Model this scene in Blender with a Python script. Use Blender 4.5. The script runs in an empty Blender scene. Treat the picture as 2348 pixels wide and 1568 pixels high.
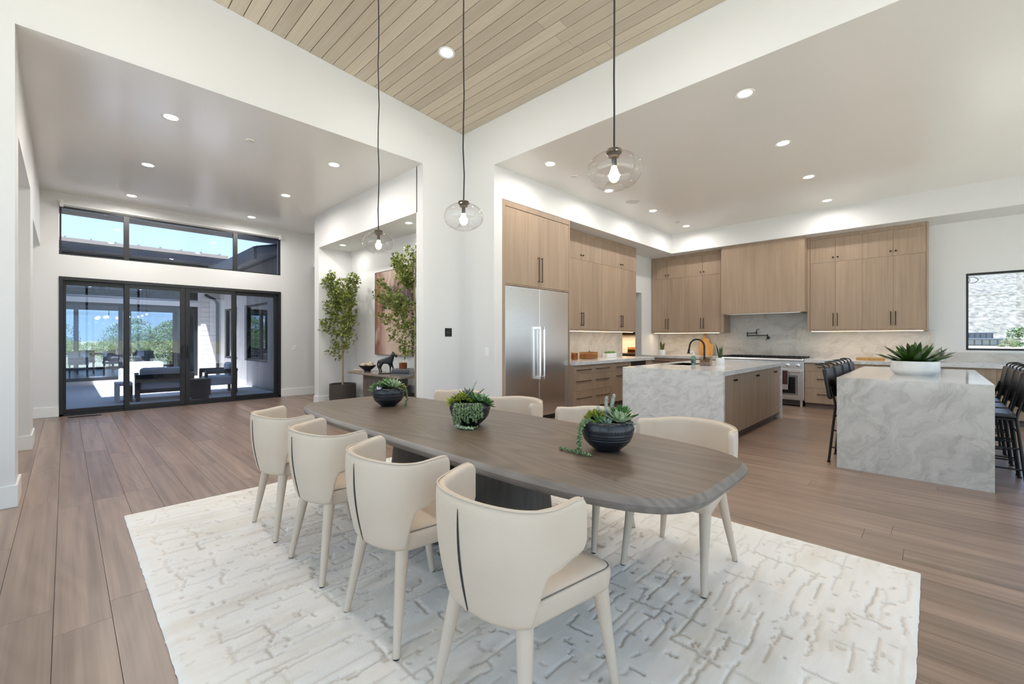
import bpy, bmesh, math, random
import numpy as np
from mathutils import Vector, Matrix, Euler
random.seed(7); np.random.seed(7)
S = bpy.context.scene
COL = S.collection
PI = math.pi

# ------------------------------------------------------------------ camera, sky, sun, exposure
cam_d = bpy.data.cameras.new('camera'); cam = bpy.data.objects.new('camera', cam_d); COL.objects.link(cam)
YAW = 0.770398
cam.location = (0, 0, 1.31)
cam.rotation_euler = (PI/2, 0, YAW - PI/2)
cam_d.sensor_width = 36; cam_d.lens = 994.64/2348*36; cam_d.shift_y = -7.6/2348
cam_d.clip_start = .05; cam_d.clip_end = 3000
S.camera = cam

W = bpy.data.worlds.new('world'); S.world = W; W.use_nodes = True
wt = W.node_tree; wt.nodes.clear()
tc = wt.nodes.new('ShaderNodeTexCoord'); sx = wt.nodes.new('ShaderNodeSeparateXYZ')
rp = wt.nodes.new('ShaderNodeValToRGB'); bg = wt.nodes.new('ShaderNodeBackground'); wo = wt.nodes.new('ShaderNodeOutputWorld')
wt.links.new(tc.outputs['Generated'], sx.inputs[0]); wt.links.new(sx.outputs['Z'], rp.inputs[0])
wt.links.new(rp.outputs[0], bg.inputs[0]); wt.links.new(bg.outputs[0], wo.inputs[0])
e = rp.color_ramp.elements
e[0].position = 0; e[0].color = (.78, .87, .97, 1)
e[1].position = 1; e[1].color = (.30, .52, .88, 1)
q = e.new(.25); q.color = (.58, .77, .98, 1)
q = e.new(.55); q.color = (.44, .66, .97, 1)
bg.inputs[1].default_value = 1.9

sun_d = bpy.data.lights.new('sun', 'SUN'); sun_d.energy = 19.0; sun_d.angle = .009; sun_d.color = (1, .97, .93)
sun = bpy.data.objects.new('sun', sun_d); COL.objects.link(sun)
sun.rotation_euler = Vector((.22, .33, -1)).to_track_quat('-Z', 'Y').to_euler()
sun.location = (-10, -15, 40)

S.view_settings.view_transform = 'Standard'; S.view_settings.look = 'None'
S.view_settings.exposure = 0.47; S.view_settings.gamma = 1; S.view_settings.use_curve_mapping = False
cy = S.cycles
cy.use_denoising = True
cy.adaptive_threshold = .05; cy.max_bounces = 8; cy.diffuse_bounces = 4; cy.glossy_bounces = 4; cy.transmission_bounces = 6; cy.transparent_max_bounces = 16
cy.caustics_reflective = False; cy.caustics_refractive = False
cy.sample_clamp_indirect = 6; cy.blur_glossy = .5

def portal(loc, rot, sx_, sy_):
    d = bpy.data.lights.new('window_portal', 'AREA'); d.shape = 'RECTANGLE'; d.size = sx_; d.size_y = sy_
    d.cycles.is_portal = True
    o = bpy.data.objects.new('window_portal', d); COL.objects.link(o); o.location = loc; o.rotation_euler = rot
    return o

# ------------------------------------------------------------------ materials
M = {}
class NT:
    def __init__(s, name):
        s.m = bpy.data.materials.new(name); s.m.use_nodes = True; s.t = s.m.node_tree
        s.b = s.t.nodes['Principled BSDF']; s.out = s.t.nodes['Material Output']; M[name] = s.m
    def n(s, typ, **kw):
        nd = s.t.nodes.new('ShaderNode' + typ)
        for k, v in kw.items():
            if k.startswith('i_'): s.set(nd, k[2:], v)
            else: setattr(nd, k, v)
        return nd
    def set(s, nd, key, v):
        k = int(key) if key.isdigit() else key.replace('__', ' ')
        sock = nd.inputs[k]
        if hasattr(v, 'node') or hasattr(v, 'outputs'):
            s.t.links.new(v.outputs[0] if hasattr(v, 'outputs') else v, sock)
        else:
            if isinstance(v, (tuple, list)) and len(v) == 3 and sock.type == 'RGBA': v = (*v, 1)
            sock.default_value = v
    def p(s, **kw):
        for k, v in kw.items(): s.set(s.b, k, v)
        return s
    def pos(s): return s.n('NewGeometry').outputs['Position']
    def obj(s): return s.n('TexCoord').outputs['Object']
    def mapg(s, vec, scale, loc=(0,0,0), rot=(0,0,0)):
        return s.n('Mapping', i_Vector=vec, i_Scale=scale, i_Location=loc, i_Rotation=rot).outputs[0]
    def noise(s, vec, scale=5, detail=3, rough=.5, dist=0):
        return s.n('TexNoise', i_Vector=vec, i_Scale=scale, i_Detail=detail, i_Roughness=rough, i_Distortion=dist)
    def ramp(s, fac, stops):
        r = s.n('ValToRGB', i_Fac=fac); el = r.color_ramp.elements
        while len(el) > 1: el.remove(el[0])
        for i, (p_, c) in enumerate(stops):
            x = el[0] if i == 0 else el.new(p_)
            x.position = p_; x.color = (*c, 1) if len(c) == 3 else c
        return r.outputs[0]
    def mix(s, fac, a, b, mode='MIX'):
        r = s.n('Mix', data_type='RGBA', blend_type=mode)
        s.set(r, '0', fac); 
        for i, v in ((6, a), (7, b)):
            if isinstance(v, (tuple, list)) and len(v) == 3: v = (*v, 1)
            s.set(r, str(i), v)
        return r.outputs[2]
    def math(s, op, a, b=0.0, c=0.0):
        r = s.n('Math', operation=op); s.set(r, '0', a); s.set(r, '1', b); s.set(r, '2', c); return r.outputs[0]
    def bump(s, h, strength=.2, dist=.01):
        s.set(s.b, 'Normal', s.n('Bump', i_Height=h, i_Strength=strength, i_Distance=dist)); return s

def plain(name, c, rough=.5, metal=0, var=.06, scale=12, bump=0, **kw):
    t = NT(name); nz = t.noise(t.obj(), scale, 3).outputs[0]
    lo = tuple(x*(1-var) for x in c); hi = tuple(min(1, x*(1+var)) for x in c)
    t.p(Base__Color=t.mix(nz, lo, hi), Roughness=rough, Metallic=metal, **kw)
    if bump: t.bump(t.noise(t.obj(), scale*12, 2).outputs[0], bump, .002)
    return t.m

def emis(name, c, s_):
    t = NT(name); t.p(Base__Color=(0, 0, 0), Emission__Color=c, Emission__Strength=s_); return t.m

plain('wall_paint', (.75, .748, .742), .55, var=.012, scale=3, bump=.03)
plain('ceiling_paint', (.86, .84, .80), .22, var=.015, scale=2)
plain('trim_paint', (.84, .84, .82), .35, var=.01)
plain('black_metal', (.014, .014, .016), .4, .3)
plain('bronze_pull', (.035, .026, .02), .38, .75)
plain('door_frame', (.016, .0165, .019), .42, .1)
plain('chrome', (.82, .82, .83), .12, 1.0, var=.01)
plain('dark_rubber', (.01, .01, .01), .7)
plain('white_ceramic', (.82, .82, .82), .25, var=.01)
plain('plate_white', (.86, .86, .86), .4, var=.01)
plain('black_leather', (.013, .013, .015), .32, bump=.15)
plain('kick_dark', (.035, .03, .028), .6)
plain('soil', (.02, .015, .01), .9)
plain('concrete_pot', (.06, .047, .04), .75, bump=.2)
plain('bark', (.30, .235, .15), .8, scale=40, bump=.3)
plain('bulb_brass', (.085, .065, .05), .35, .6)
plain('bronze_dark', (.02, .022, .026), .42, .4, var=.3, scale=20)
plain('copper_box', (.20, .055, .018), .4, .5, var=.3)
plain('paper', (.75, .75, .76), .8)
plain('book_grey', (.16, .15, .16), .6); plain('book_black', (.02, .02, .022), .5); plain('book_navy', (.06, .07, .10), .5)
plain('cream_ball', (.62, .50, .36), .8)
plain('brass_rope', (.45, .34, .18), .6)
plain('pump_white', (.8, .79, .72), .4)
plain('towel', (.75, .72, .68), .95, bump=.4, scale=30)
plain('maroon_cloth', (.06, .018, .018), .9, bump=.4, scale=30)
plain('cushion_white', (.74, .74, .74), .9, bump=.3, scale=20)
plain('black_wood', (.012, .012, .013), .55)
plain('patio_stone', (.70, .68, .65), .8, var=.06, scale=2)
plain('terrace_stone', (.48, .475, .47), .8, var=.06, scale=2)
plain('siding', (.70, .64, .57), .7, var=.03)
plain('roof_metal', (.22, .235, .26), .45, .3)
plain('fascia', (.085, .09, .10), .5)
plain('fascia_tan', (.33, .26, .19), .6)
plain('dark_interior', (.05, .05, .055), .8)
plain('kick_wood', (.16, .12, .10), .6)
plain('white_stone', (.80, .79, .76), .6)
plain('sink_black', (.012, .012, .012), .5)
plain('grate', (.012, .012, .012), .5, .2)
plain('speaker_white', (.78, .77, .74), .6, var=.01)
plain('smoked_black', (.008, .008, .010), .1)

emis('lamp_disc', (1, .94, .84), 6.0)
emis('bulb_glow', (1, .80, .52), 12.0)
emis('led_warm', (1, .74, .46), 4.5)
emis('filament_far', (1, .8, .5), 4.0)

# thin clear glass: fresnel mirror over a see-through pane
def glass(name, tint, f0=.035, rough=0.0, gl=(1, 1, 1)):
    t = NT(name)
    tr = t.n('BsdfTransparent', i_Color=tint); g = t.n('BsdfGlossy', i_Color=gl, i_Roughness=rough)
    f = t.math('MULTIPLY_ADD', t.math('POWER', t.n('LayerWeight', i_Blend=.5).outputs['Facing'], 5.0), .9, f0); mx = t.n('MixShader')
    t.set(mx, '0', f); t.set(mx, '1', tr); t.set(mx, '2', g)
    t.t.links.new(mx.outputs[0], t.out.inputs[0]); return t.m
glass('window_glass', (.93, .955, .95))
glass('tinted_glass', (.65, .70, .80))
glass('far_glass', (.80, .86, .88), .10)
glass('mirror_glass', (.35, .40, .44), .45)
def globe_glass(name, tint):
    t = NT(name)
    lw = t.n('LayerWeight', i_Blend=.18); 
    col = t.ramp(lw.outputs['Facing'], [(0, tint), (.75, tuple(x*.97 for x in tint)), (.95, tuple(x*.78 for x in tint)), (1, tuple(x*.5 for x in tint))])
    tr = t.n('BsdfTransparent', i_Color=col); g = t.n('BsdfGlossy', i_Roughness=.01)
    f = t.math('MULTIPLY_ADD', t.math('POWER', t.n('LayerWeight', i_Blend=.5).outputs['Facing'], 4.0), .7, .06); mx = t.n('MixShader')
    t.set(mx, '0', f); t.set(mx, '1', tr); t.set(mx, '2', g)
    t.t.links.new(mx.outputs[0], t.out.inputs[0]); return t.m
globe_glass('globe_glass', (.992, .992, .99))
globe_glass('amber_glass', (.80, .58, .36))
globe_glass('smoke_glass', (.72, .62, .50))
globe_glass('soap_glass', (.62, .80, .76))

def wood(name, dark, light, axis=2, rand=.25, rough=.45, fine=70, bump=.06, cath=0.0, src='pos'):
    """straight grained wood, grain running along the given axis"""
    t = NT(name)
    v = t.pos() if src == 'pos' else t.obj()
    oi = t.n('ObjectInfo').outputs['Random']
    off = t.n('CombineXYZ', i_X=t.math('MULTIPLY', oi, 31.7), i_Y=t.math('MULTIPLY', oi, 17.3), i_Z=t.math('MULTIPLY', oi, 23.1))
    va = t.n('VectorMath', operation='ADD', i_0=v, i_1=off).outputs[0]
    s1 = [fine, fine, fine]; s1[axis] = fine*.02
    s2 = [7, 7, 7]; s2[axis] = .5
    a = t.noise(t.mapg(va, s1), 1, 3, .6).outputs[0]
    b = t.noise(t.mapg(va, s2), 1, 3, .55, .6).outputs[0]
    f = t.math('ADD', t.math('MULTIPLY', a, .55), t.math('MULTIPLY', b, .45))
    if cath:
        s3 = [2.6, 2.6, 2.6]; s3[axis] = .42
        w = t.noise(t.mapg(va, s3), 1, 1, .4, .2).outputs[0]
        rings = t.math('FRACT', t.math('MULTIPLY', w, 16.0))
        rings = t.math('ABSOLUTE', t.math('SUBTRACT', rings, .5))
        f = t.math('ADD', t.math('MULTIPLY', f, 1-cath), t.math('MULTIPLY', rings, cath*1.5))
    col = t.ramp(f, [(.36, dark), (.64, light)] if name == 'floor_oak' else [(.25, dark), (.75, light)])
    hv = t.n('HueSaturation', i_Color=col, i_Value=t.math('ADD', t.math('MULTIPLY', oi, rand), 1-rand/2))
    t.p(Base__Color=hv.outputs[0], Roughness=rough)
    if name == 'floor_oak': t.p(Coat__Weight=.35, Coat__Roughness=.3)
    t.bump(f, bump, .004); return t
wood('cabinet_oak', (.27, .187, .127), (.44, .325, .232), 2, .06, .5, 60)
wood('floor_oak', (.185, .118, .081), (.355, .243, .178), 1, .24, .36, 24, .02, .08)
wood('ceiling_cedar', (.52, .44, .325), (.68, .60, .48), 1, .22, .6, 60, .05)
wood('table_oak', (.088, .060, .042), (.205, .146, .104), 1, 0, .36, 75, .12, .32)
wood('table_side_lit', (.13, .112, .102), (.27, .24, .22), 1, 0, .42, 60, .12, .25)  # table edge coloured lighter for the window light it catches
wood('pedestal_oak', (.035, .03, .027), (.105, .092, .083), 2, 0, .5, 55, .12)
wood('console_wood', (.075, .06, .05), (.15, .125, .105), 2, 0, .55, 50)
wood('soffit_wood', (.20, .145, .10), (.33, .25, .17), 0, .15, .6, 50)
wood('acacia', (.30, .135, .03), (.62, .36, .12), 2, .2, .45, 30)
wood('pantry_wood', (.16, .075, .035), (.28, .15, .08), 2, .1, .5, 50)
wood('shade_grey_cladding', (.24, .225, .21), (.40, .375, .35), 2, .1, .6, 40)  # near courtyard boards coloured grey for the shade they stand in

def quartzite(name, base, vein, gold, scale, warp, rot, rough=.12, vk=.4, lo=.72):
    t = NT(name); v = t.mapg(t.pos(), (1, 1, 1), (3.1, 1.7, .4), rot)
    w = t.noise(v, 1.3*scale, 4, .55).outputs['Color']
    vv = t.n('VectorMath', operation='MULTIPLY_ADD', i_0=w, i_1=(warp, warp, warp), i_2=v).outputs[0]
    a = t.noise(t.mapg(vv, (.9, .9, 2.6)), 2.2*scale, 7, .62, .5).outputs[0]
    b = t.noise(t.mapg(vv, (1, 1, 1.6)), 1.1*scale, 3, .5, 1.2).outputs[0]
    cl = t.ramp(a, [(.30, tuple(x*lo for x in base)), (.46, tuple(x*(.6+lo*.42) for x in base)), (.58, base), (.8, tuple(min(1, x*1.05) for x in base))])
    vn = t.math('ABSOLUTE', t.math('SUBTRACT', b, .5))
    vm = t.ramp(vn, [(0, (1, 1, 1)), (.010, (.55, .55, .55)), (.035, (0, 0, 0))])
    pres = t.ramp(t.noise(v, 2.1, 2).outputs[0], [(.42, (0, 0, 0)), (.62, (1, 1, 1))])
    vm2 = t.mix(1.0, vm, pres, 'MULTIPLY')
    c1 = t.mix(t.math('MULTIPLY', vm2, vk), cl, vein)
    gn = t.math('ABSOLUTE', t.math('SUBTRACT', t.noise(t.mapg(vv, (1, 1, 1), (9, 4, 2)), .9*scale, 4, .6, .8).outputs[0], .5))
    gm = t.ramp(gn, [(0, (1, 1, 1)), (.02, (0, 0, 0))])
    c2 = t.mix(t.math('MULTIPLY', t.mix(1.0, gm, t.ramp(t.noise(v, 1.6, 2).outputs[0], [(.5, (0, 0, 0)), (.65, (1, 1, 1))]), 'MULTIPLY'), .6), c1, gold)
    sp = t.noise(v, 90, 2).outputs[0]
    c3 = t.mix(t.math('MULTIPLY', sp, .16), c2, tuple(x*.6 for x in base))
    t.p(Base__Color=c3, Roughness=rough); return t
quartzite('marble', (.72, .72, .72), (.38, .37, .34), (.42, .34, .18), 3.2, .25, (.4, .2, .3), .12, .35)
quartzite('marble_swirl', (.60, .588, .562), (.30, .28, .24), (.38, .33, .25), 1.5, .7, (.9, .1, .6), .1, .38, .62)
quartzite('splash_stone', (.64, .61, .57), (.36, .30, .24), (.46, .36, .24), 1.3, .5, (.2, .7, .5), .18)
quartzite('console_marble', (.30, .25, .20), (.05, .04, .03), (.12, .09, .06), 6, .6, (.2, .7, .5), .2)

t = NT('steel'); v = t.mapg(t.pos(), (220, 220, 1.5))
t.p(Base__Color=(.86, .87, .88), Metallic=1.0, Roughness=t.math('ADD', t.math('MULTIPLY', t.noise(v, 1, 2).outputs[0], .03), .24))
t = NT('upholstery'); nz = t.noise(t.obj(), 4, 3).outputs[0]
t.p(Base__Color=t.mix(nz, (.60, .49, .39), (.70, .59, .48)), Roughness=.75)
t.bump(t.noise(t.obj(), 240, 2).outputs[0], .12, .002)
plain('piping', (.62, .52, .42), .7); plain('seam_dark', (.03, .027, .025), .8); plain('piping_dark', (.20, .17, .14), .75)

t = NT('ceramic_black'); t.p(Base__Color=t.mix(t.noise(t.obj(), 30).outputs[0], (.007, .009, .013), (.017, .021, .029)), Roughness=.28)

def leafm(name, c1, c2, scale=18, rough=.45, tip=None):
    t = NT(name); oi = t.n('ObjectInfo').outputs['Random']
    nz = t.noise(t.n('VectorMath', operation='ADD', i_0=t.pos(), i_1=t.n('CombineXYZ', i_X=t.math('MULTIPLY', oi, 9)).outputs[0]).outputs[0], scale, 2).outputs[0]
    c = t.ramp(nz, [(.35, c1), (.65, c2)])
    t.p(Base__Color=c, Roughness=rough); return t.m
leafm('tree_leaf', (.085, .13, .022), (.30, .34, .075), 9)
leafm('agave_leaf', (.012, .045, .006), (.05, .11, .014), 16, .35)
leafm('snake_leaf', (.02, .05, .012), (.06, .11, .03), 40)
leafm('snake_yellow', (.10, .11, .02), (.20, .18, .045), 40)
leafm('succ_pale', (.26, .36, .20), (.50, .60, .40), 45)
leafm('succ_lime', (.20, .26, .03), (.36, .38, .05), 60)
leafm('succ_green', (.05, .14, .03), (.12, .26, .06), 40)
leafm('succ_blue', (.15, .24, .20), (.30, .42, .37), 60)
leafm('succ_frost', (.42, .48, .44), (.66, .70, .64), 90)
leafm('string_pearls', (.07, .13, .045), (.25, .33, .16), 70)
leafm('dusty_plant', (.10, .11, .09), (.22, .25, .22), 40)
leafm('far_tree', (.07, .11, .03), (.20, .26, .08), 1.5, .8)
leafm('scrub', (.12, .14, .06), (.28, .29, .14), .8, .9)

# ------------------------------------------------------------------ mesh helpers
class MB:
    def __init__(s): s.v = []; s.f = []; s.mi = []; s.cur = 0
    def add(s, vs, fs):
        b = len(s.v); s.v += [tuple(x) for x in vs]
        s.f += [tuple(i+b for i in f) for f in fs]; s.mi += [s.cur]*len(fs); return s
    def box(s, x0, x1, y0, y1, z0, z1):
        if x0 > x1: x0, x1 = x1, x0
        if y0 > y1: y0, y1 = y1, y0
        if z0 > z1: z0, z1 = z1, z0
        vs = [(x, y, z) for z in (z0, z1) for y in (y0, y1) for x in (x0, x1)]
        return s.add(vs, [(0,2,3,1), (4,5,7,6), (0,1,5,4), (2,6,7,3), (0,4,6,2), (1,3,7,5)])
    def cbox(s, c, d): return s.box(c[0]-d[0]/2, c[0]+d[0]/2, c[1]-d[1]/2, c[1]+d[1]/2, c[2]-d[2]/2, c[2]+d[2]/2)
    def lathe(s, prof, n=32, c=(0,0,0), sx=1, sy=1, close=False):
        vs = []; fs = []; rings = []
        for r, z in prof:
            if r < 1e-6: rings.append([len(vs)]); vs.append((c[0], c[1], c[2]+z))
            else:
                rings.append(list(range(len(vs), len(vs)+n)))
                vs += [(c[0]+sx*r*math.cos(2*PI*i/n), c[1]+sy*r*math.sin(2*PI*i/n), c[2]+z) for i in range(n)]
        for a, b in zip(rings, rings[1:]+([rings[0]] if close else [])):
            for i in range(n):
                j = (i+1) % n
                if len(a) == 1 and len(b) == 1: continue
                if len(a) == 1: fs.append((a[0], b[j], b[i]))
                elif len(b) == 1: fs.append((a[i], a[j], b[0]))
                else: fs.append((a[i], a[j], b[j], b[i]))
        return s.add(vs, fs)
    def cyl(s, c, r, h, n=24, r2=None):
        r2 = r if r2 is None else r2
        return s.lathe([(0, 0), (r, 0), (r2, h), (0, h)], n, c)
    def tube(s, pts, r, n=8, caps=True, close=False):
        pts = [Vector(p) for p in pts]; m = len(pts); vs = []; fs = []
        rs = r if isinstance(r, (list, tuple)) else [r]*m
        up = None
        for i, p in enumerate(pts):
            if close: d = (pts[(i+1) % m]-pts[i-1])
            else: d = (pts[min(i+1, m-1)]-pts[max(i-1, 0)])
            d.normalize()
            if up is None: up = Vector((0,0,1)) if abs(d.z) < .9 else Vector((1,0,0))
            a = d.cross(up)
            if a.length < 1e-4: a = d.orthogonal()
            a.normalize(); b = a.cross(d); up = b
            vs += [p + rs[i]*(math.cos(2*PI*k/n)*a + math.sin(2*PI*k/n)*b) for k in range(n)]
        for i in range(m if close else m-1):
            j = (i+1) % m
            for k in range(n):
                l = (k+1) % n; fs.append((i*n+k, j*n+k, j*n+l, i*n+l))
        if caps and not close:
            fs.append(tuple(range(n))); fs.append(tuple((m-1)*n+k for k in reversed(range(n))))
        return s.add(vs, fs)
    def prism(s, out, z0, z1, top_in=0):
        n = len(out)
        vs = [(x, y, z0) for x, y in out]+[(x, y, z1) for x, y in out]
        return s.add(vs, [tuple(reversed(range(n))), tuple(range(n, 2*n))]+[(i, (i+1) % n, n+(i+1) % n, n+i) for i in range(n)])
    def loft(s, rings, cap=True):
        n = len(rings[0]); vs = [p for r in rings for p in r]; fs = []
        for i in range(len(rings)-1):
            for k in range(n):
                l = (k+1) % n; fs.append((i*n+k, i*n+l, (i+1)*n+l, (i+1)*n+k))
        if cap: fs.append(tuple(reversed(range(n)))); fs.append(tuple((len(rings)-1)*n+k for k in range(n)))
        return s.add(vs, fs)
    def sphere(s, c, r, n=12, m=8, sc=(1,1,1)):
        pr = [(0, -1)]+[(math.cos(-PI/2+PI*i/m), math.sin(-PI/2+PI*i/m)) for i in range(1, m)]+[(0, 1)]
        b = len(s.v); s.lathe([(a*r, z*r) for a, z in pr], n)
        for i in range(b, len(s.v)):
            x, y, z = s.v[i]; s.v[i] = (c[0]+x*sc[0], c[1]+y*sc[1], c[2]+z*sc[2])
        return s
    def xf(s, mat, start=0):
        for i in range(start, len(s.v)): s.v[i] = tuple(mat @ Vector(s.v[i]))
        return s
    def build(s, name, mat, parent=None, smooth=None, bevel=0, seg=2, recalc=False):
        me = bpy.data.meshes.new(name); me.from_pydata([tuple(x) for x in s.v], [], s.f)
        for mm in (mat if isinstance(mat, (list, tuple)) else [mat]): me.materials.append(M[mm])
        if isinstance(mat, (list, tuple)): me.polygons.foreach_set('material_index', s.mi)
        if recalc:
            bm = bmesh.new(); bm.from_mesh(me); bmesh.ops.recalc_face_normals(bm, faces=bm.faces); bm.to_mesh(me); bm.free()
        if smooth is not None:
            me.shade_smooth()
            if smooth < 180: me.set_sharp_from_angle(angle=math.radians(smooth))
        o = bpy.data.objects.new(name, me); COL.objects.link(o)
        if parent is not None: o.parent = parent
        if bevel:
            md = o.modifiers.new('bevel', 'BEVEL'); md.width = bevel; md.segments = seg; md.limit_method = 'ANGLE'; md.angle_limit = math.radians(40)
        return o

def tag(o, label=None, cat=None, group=None, kind=None):
    if label: o['label'] = label
    if cat: o['category'] = cat
    if group: o['group'] = group
    if kind: o['kind'] = kind
    return o
def thing(name, label, cat, loc=(0,0,0), rz=0, group=None, rot=None):
    o = bpy.data.objects.new(name, None); COL.objects.link(o)
    o.empty_display_size = .1; o.location = loc; o.rotation_euler = rot or (0, 0, rz)
    return tag(o, label, cat, group)
def struct(name, mb, mat, parent=None, **kw):
    o = mb.build(name, mat, parent, **kw)
    if parent is None: o['kind'] = 'structure'
    return o
def copy_tree(o, parent=None, loc=None, rz=None, label=None):
    c = o.copy(); COL.objects.link(c); c.parent = parent
    if loc is not None: c.location = loc
    if rz is not None: c.rotation_euler = (0, 0, rz)
    if label: c['label'] = label
    for ch in list(o.children): copy_tree(ch, c)
    return c
def bx(*a): return MB().box(*a)
def lamp(name, loc, power, color=(1,.93,.84), size=.1, parent=None, typ='AREA', rot=(0,0,0), spread=None, size_y=None):
    d = bpy.data.lights.new(name, typ); d.energy = power; d.color = color
    if typ == 'AREA':
        d.shape = 'RECTANGLE' if size_y else 'DISK'; d.size = size
        if size_y: d.size_y = size_y
        if spread: d.spread = spread
    else: d.shadow_soft_size = size
    o = bpy.data.objects.new(name, d); COL.objects.link(o); o.location = loc; o.rotation_euler = rot
    if parent is not None: o.parent = parent
    return o
UNIT = bx(-.5, .5, -.5, .5, -.5, .5)
_um = {}
def unit(name, mat, parent, c, d):
    """one shared box mesh, scaled: planks, boards, panels"""
    if mat not in _um:
        me = bpy.data.meshes.new('plank'); me.from_pydata(UNIT.v, [], UNIT.f); me.materials.append(M[mat]); _um[mat] = me
    o = bpy.data.objects.new(name, _um[mat]); COL.objects.link(o); o.parent = parent; o.location = c; o.scale = d; return o

# ------------------------------------------------------------------ the setting
CZ = 3.77                    # flat ceiling
Y0 = 5.14; X0 = 4.224        # far corner of the dining room
XW = 10.80; YF = 4.453; XN = 3.50; YD = 10.55
BX0, BY0 = -3.0, -2.7        # window walls behind the photographer
SL = .0813
def zc(x): return 4.411 + (X0-x)*SL     # sloping board ceiling

# floor: dark base and single oak planks running along y
flo = struct('floor', bx(BX0-.2, 12, BY0-.2, 11, -.20, -.014), 'kick_dark')
rg = random.Random(3)
LANE = .194
n_pl = 0
x = -.62
stuff = MB()
def vis_len(x0): return (-2.2, 10.52) if x0 < 3.45 else ((-2.2, 5.12) if x0 < 8.4 else (-2.2, 5.12))
lanes = []
while x < 10.75:
    ya, yb = vis_len(x+LANE/2)
    if x < 0: ya = 1.2
    y = ya - rg.uniform(0, 1.8)
    y_start = y
    while y < yb:
        L = rg.choice((1.9, 2.2, 2.2, 2.6)) * rg.uniform(.8, 1.05)
        y2 = min(y+L, yb); 
        if yb - y2 < .4: y2 = yb
        if not (x > .5 and x+LANE < 3.1 and y > .25 and y2 < 4.0):
            unit('floor_plank', 'floor_oak', flo, (x+LANE/2, (y+y2)/2, -.007), (LANE-.002, y2-y-.0016, .014)); n_pl += 1
        else: stuff.box(x+.001, x+LANE-.001, y+.001, y2-.001, -.014, 0)
        y = y2
    if y_start > BY0: stuff.box(x+.001, x+LANE-.001, BY0, y_start-.002, -.014, 0)
    x += LANE
x = -.62 - LANE
while x > BX0: stuff.box(x+.001, x+LANE-.001, BY0, 11, -.014, 0); x -= LANE
for k in range(4): stuff.box(-.62+k*LANE+.001, -.62+(k+1)*LANE-.001, BY0, 1.0, -.014, -.0005) if False else None
stuff.box(-.62, 0, BY0, -.7, -.014, -.0004)
for k in range(10): stuff.box(3.45+k*.23, 3.67+k*.23, 5.12, 11, -.014, -.0006)
for k in range(20): stuff.box(8.0+k*.19, 8.188+k*.19, 5.12, 7.8, -.014, -.0006)
o = stuff.build('floor_planks', 'floor_oak', flo); o['kind'] = 'stuff'
print('planks', n_pl)

# flat ceilings
struct('ceiling', bx(-5, 6.2, Y0+.001, 11, CZ-.001, CZ+.12), 'ceiling_paint')
struct('ceiling', bx(X0+.001, 12, BY0-.2, 8, CZ-.001, CZ+.12), 'ceiling_paint')
# sloping board ceiling over the dining room
cb = MB(); cb.add([(BX0-.2, BY0-.2, zc(BX0-.2)+.03), (X0+.02, BY0-.2, zc(X0)+.03), (X0+.02, Y0+.02, zc(X0)+.03), (BX0-.2, Y0+.02, zc(BX0-.2)+.03),
               (BX0-.2, BY0-.2, zc(BX0-.2)+.3), (X0+.02, BY0-.2, zc(X0)+.3), (X0+.02, Y0+.02, zc(X0)+.3), (BX0-.2, Y0+.02, zc(BX0-.2)+.3)],
              [(0,1,2,3), (7,6,5,4), (0,4,5,1), (1,5,6,2), (2,6,7,3), (3,7,4,0)])
ceil = struct('ceiling', cb, 'fascia_tan')
BW = .1335; x = X0; k = 0; ang = math.atan(SL)
cst = MB()
while x > BX0:
    xm = x-BW/2
    if x > -.9:
        y = Y0; first = True
        while y > -.6:
            L = rg.uniform(1.6, 3.6); y2 = max(y-L, -1.2) if y-L < .2 else y-L
            o = unit('ceiling_board', 'ceiling_cedar', ceil, (xm, (y+y2)/2, zc(xm)+.009), (BW-.007, y-y2-.003, .018)); o.rotation_euler = (0, ang, 0)
            y = y2
        b = len(cst.v); cst.box(xm-BW/2+.003, xm+BW/2-.003, BY0, y-.003, zc(xm), zc(xm)+.018)
    else: cst.box(xm-BW/2+.003, xm+BW/2-.003, BY0, Y0, zc(xm), zc(xm)+.018)
    x -= BW
o = cst.build('ceiling_boards', 'ceiling_cedar', ceil); o['kind'] = 'stuff'

# walls round the dining room
TOP = 5.6
wl = bx(BX0, -.272, Y0, Y0+.34, 0, TOP)                          # pier left of the foyer opening
wl.box(-.272, XN, Y0, Y0+.30, CZ, TOP)                           # header over the foyer opening
struct('wall_left', wl, 'wall_paint')
wp = bx(XN, 4.30, Y0, Y0+.164, 0, TOP)                           # pier between foyer and kitchen
wp.box(X0, 4.386, YF, Y0+.02, 0, TOP)
struct('wall_corner', wp, 'wall_paint')
struct('wall_kitchen_header', bx(X0, X0+.24, BY0, YF, CZ, TOP), 'wall_paint')
# kitchen walls: soffits, fridge wall with the pantry doorway, far wall with the window
wk = bx(4.386, 8.90, Y0-.01, Y0+.16, 0, CZ).box(9.85, XW, Y0-.01, Y0+.16, 0, CZ).box(8.90, 9.85, Y0-.01, Y0+.16, 2.43, CZ)
struct('wall_kitchen_left', wk, 'wall_paint')
struct('trim_soffit_left', bx(4.386, 10.04, YF, Y0, 3.331, CZ), 'wall_paint')
struct('trim_soffit_far', bx(10.03, XW, BY0, Y0, 3.331, CZ), 'wall_paint')
WY0, WY1, WZ0, WZ1 = -2.55, -.408, 1.112, 2.43                   # kitchen window
wb = bx(XW, XW+.22, BY0, WY0, 0, CZ).box(XW, XW+.22, WY1, Y0+.16, 0, CZ).box(XW, XW+.22, WY0, WY1, 0, WZ0).box(XW, XW+.22, WY0, WY1, WZ1, CZ)
struct('wall_far', wb, 'wall_paint')
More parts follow.
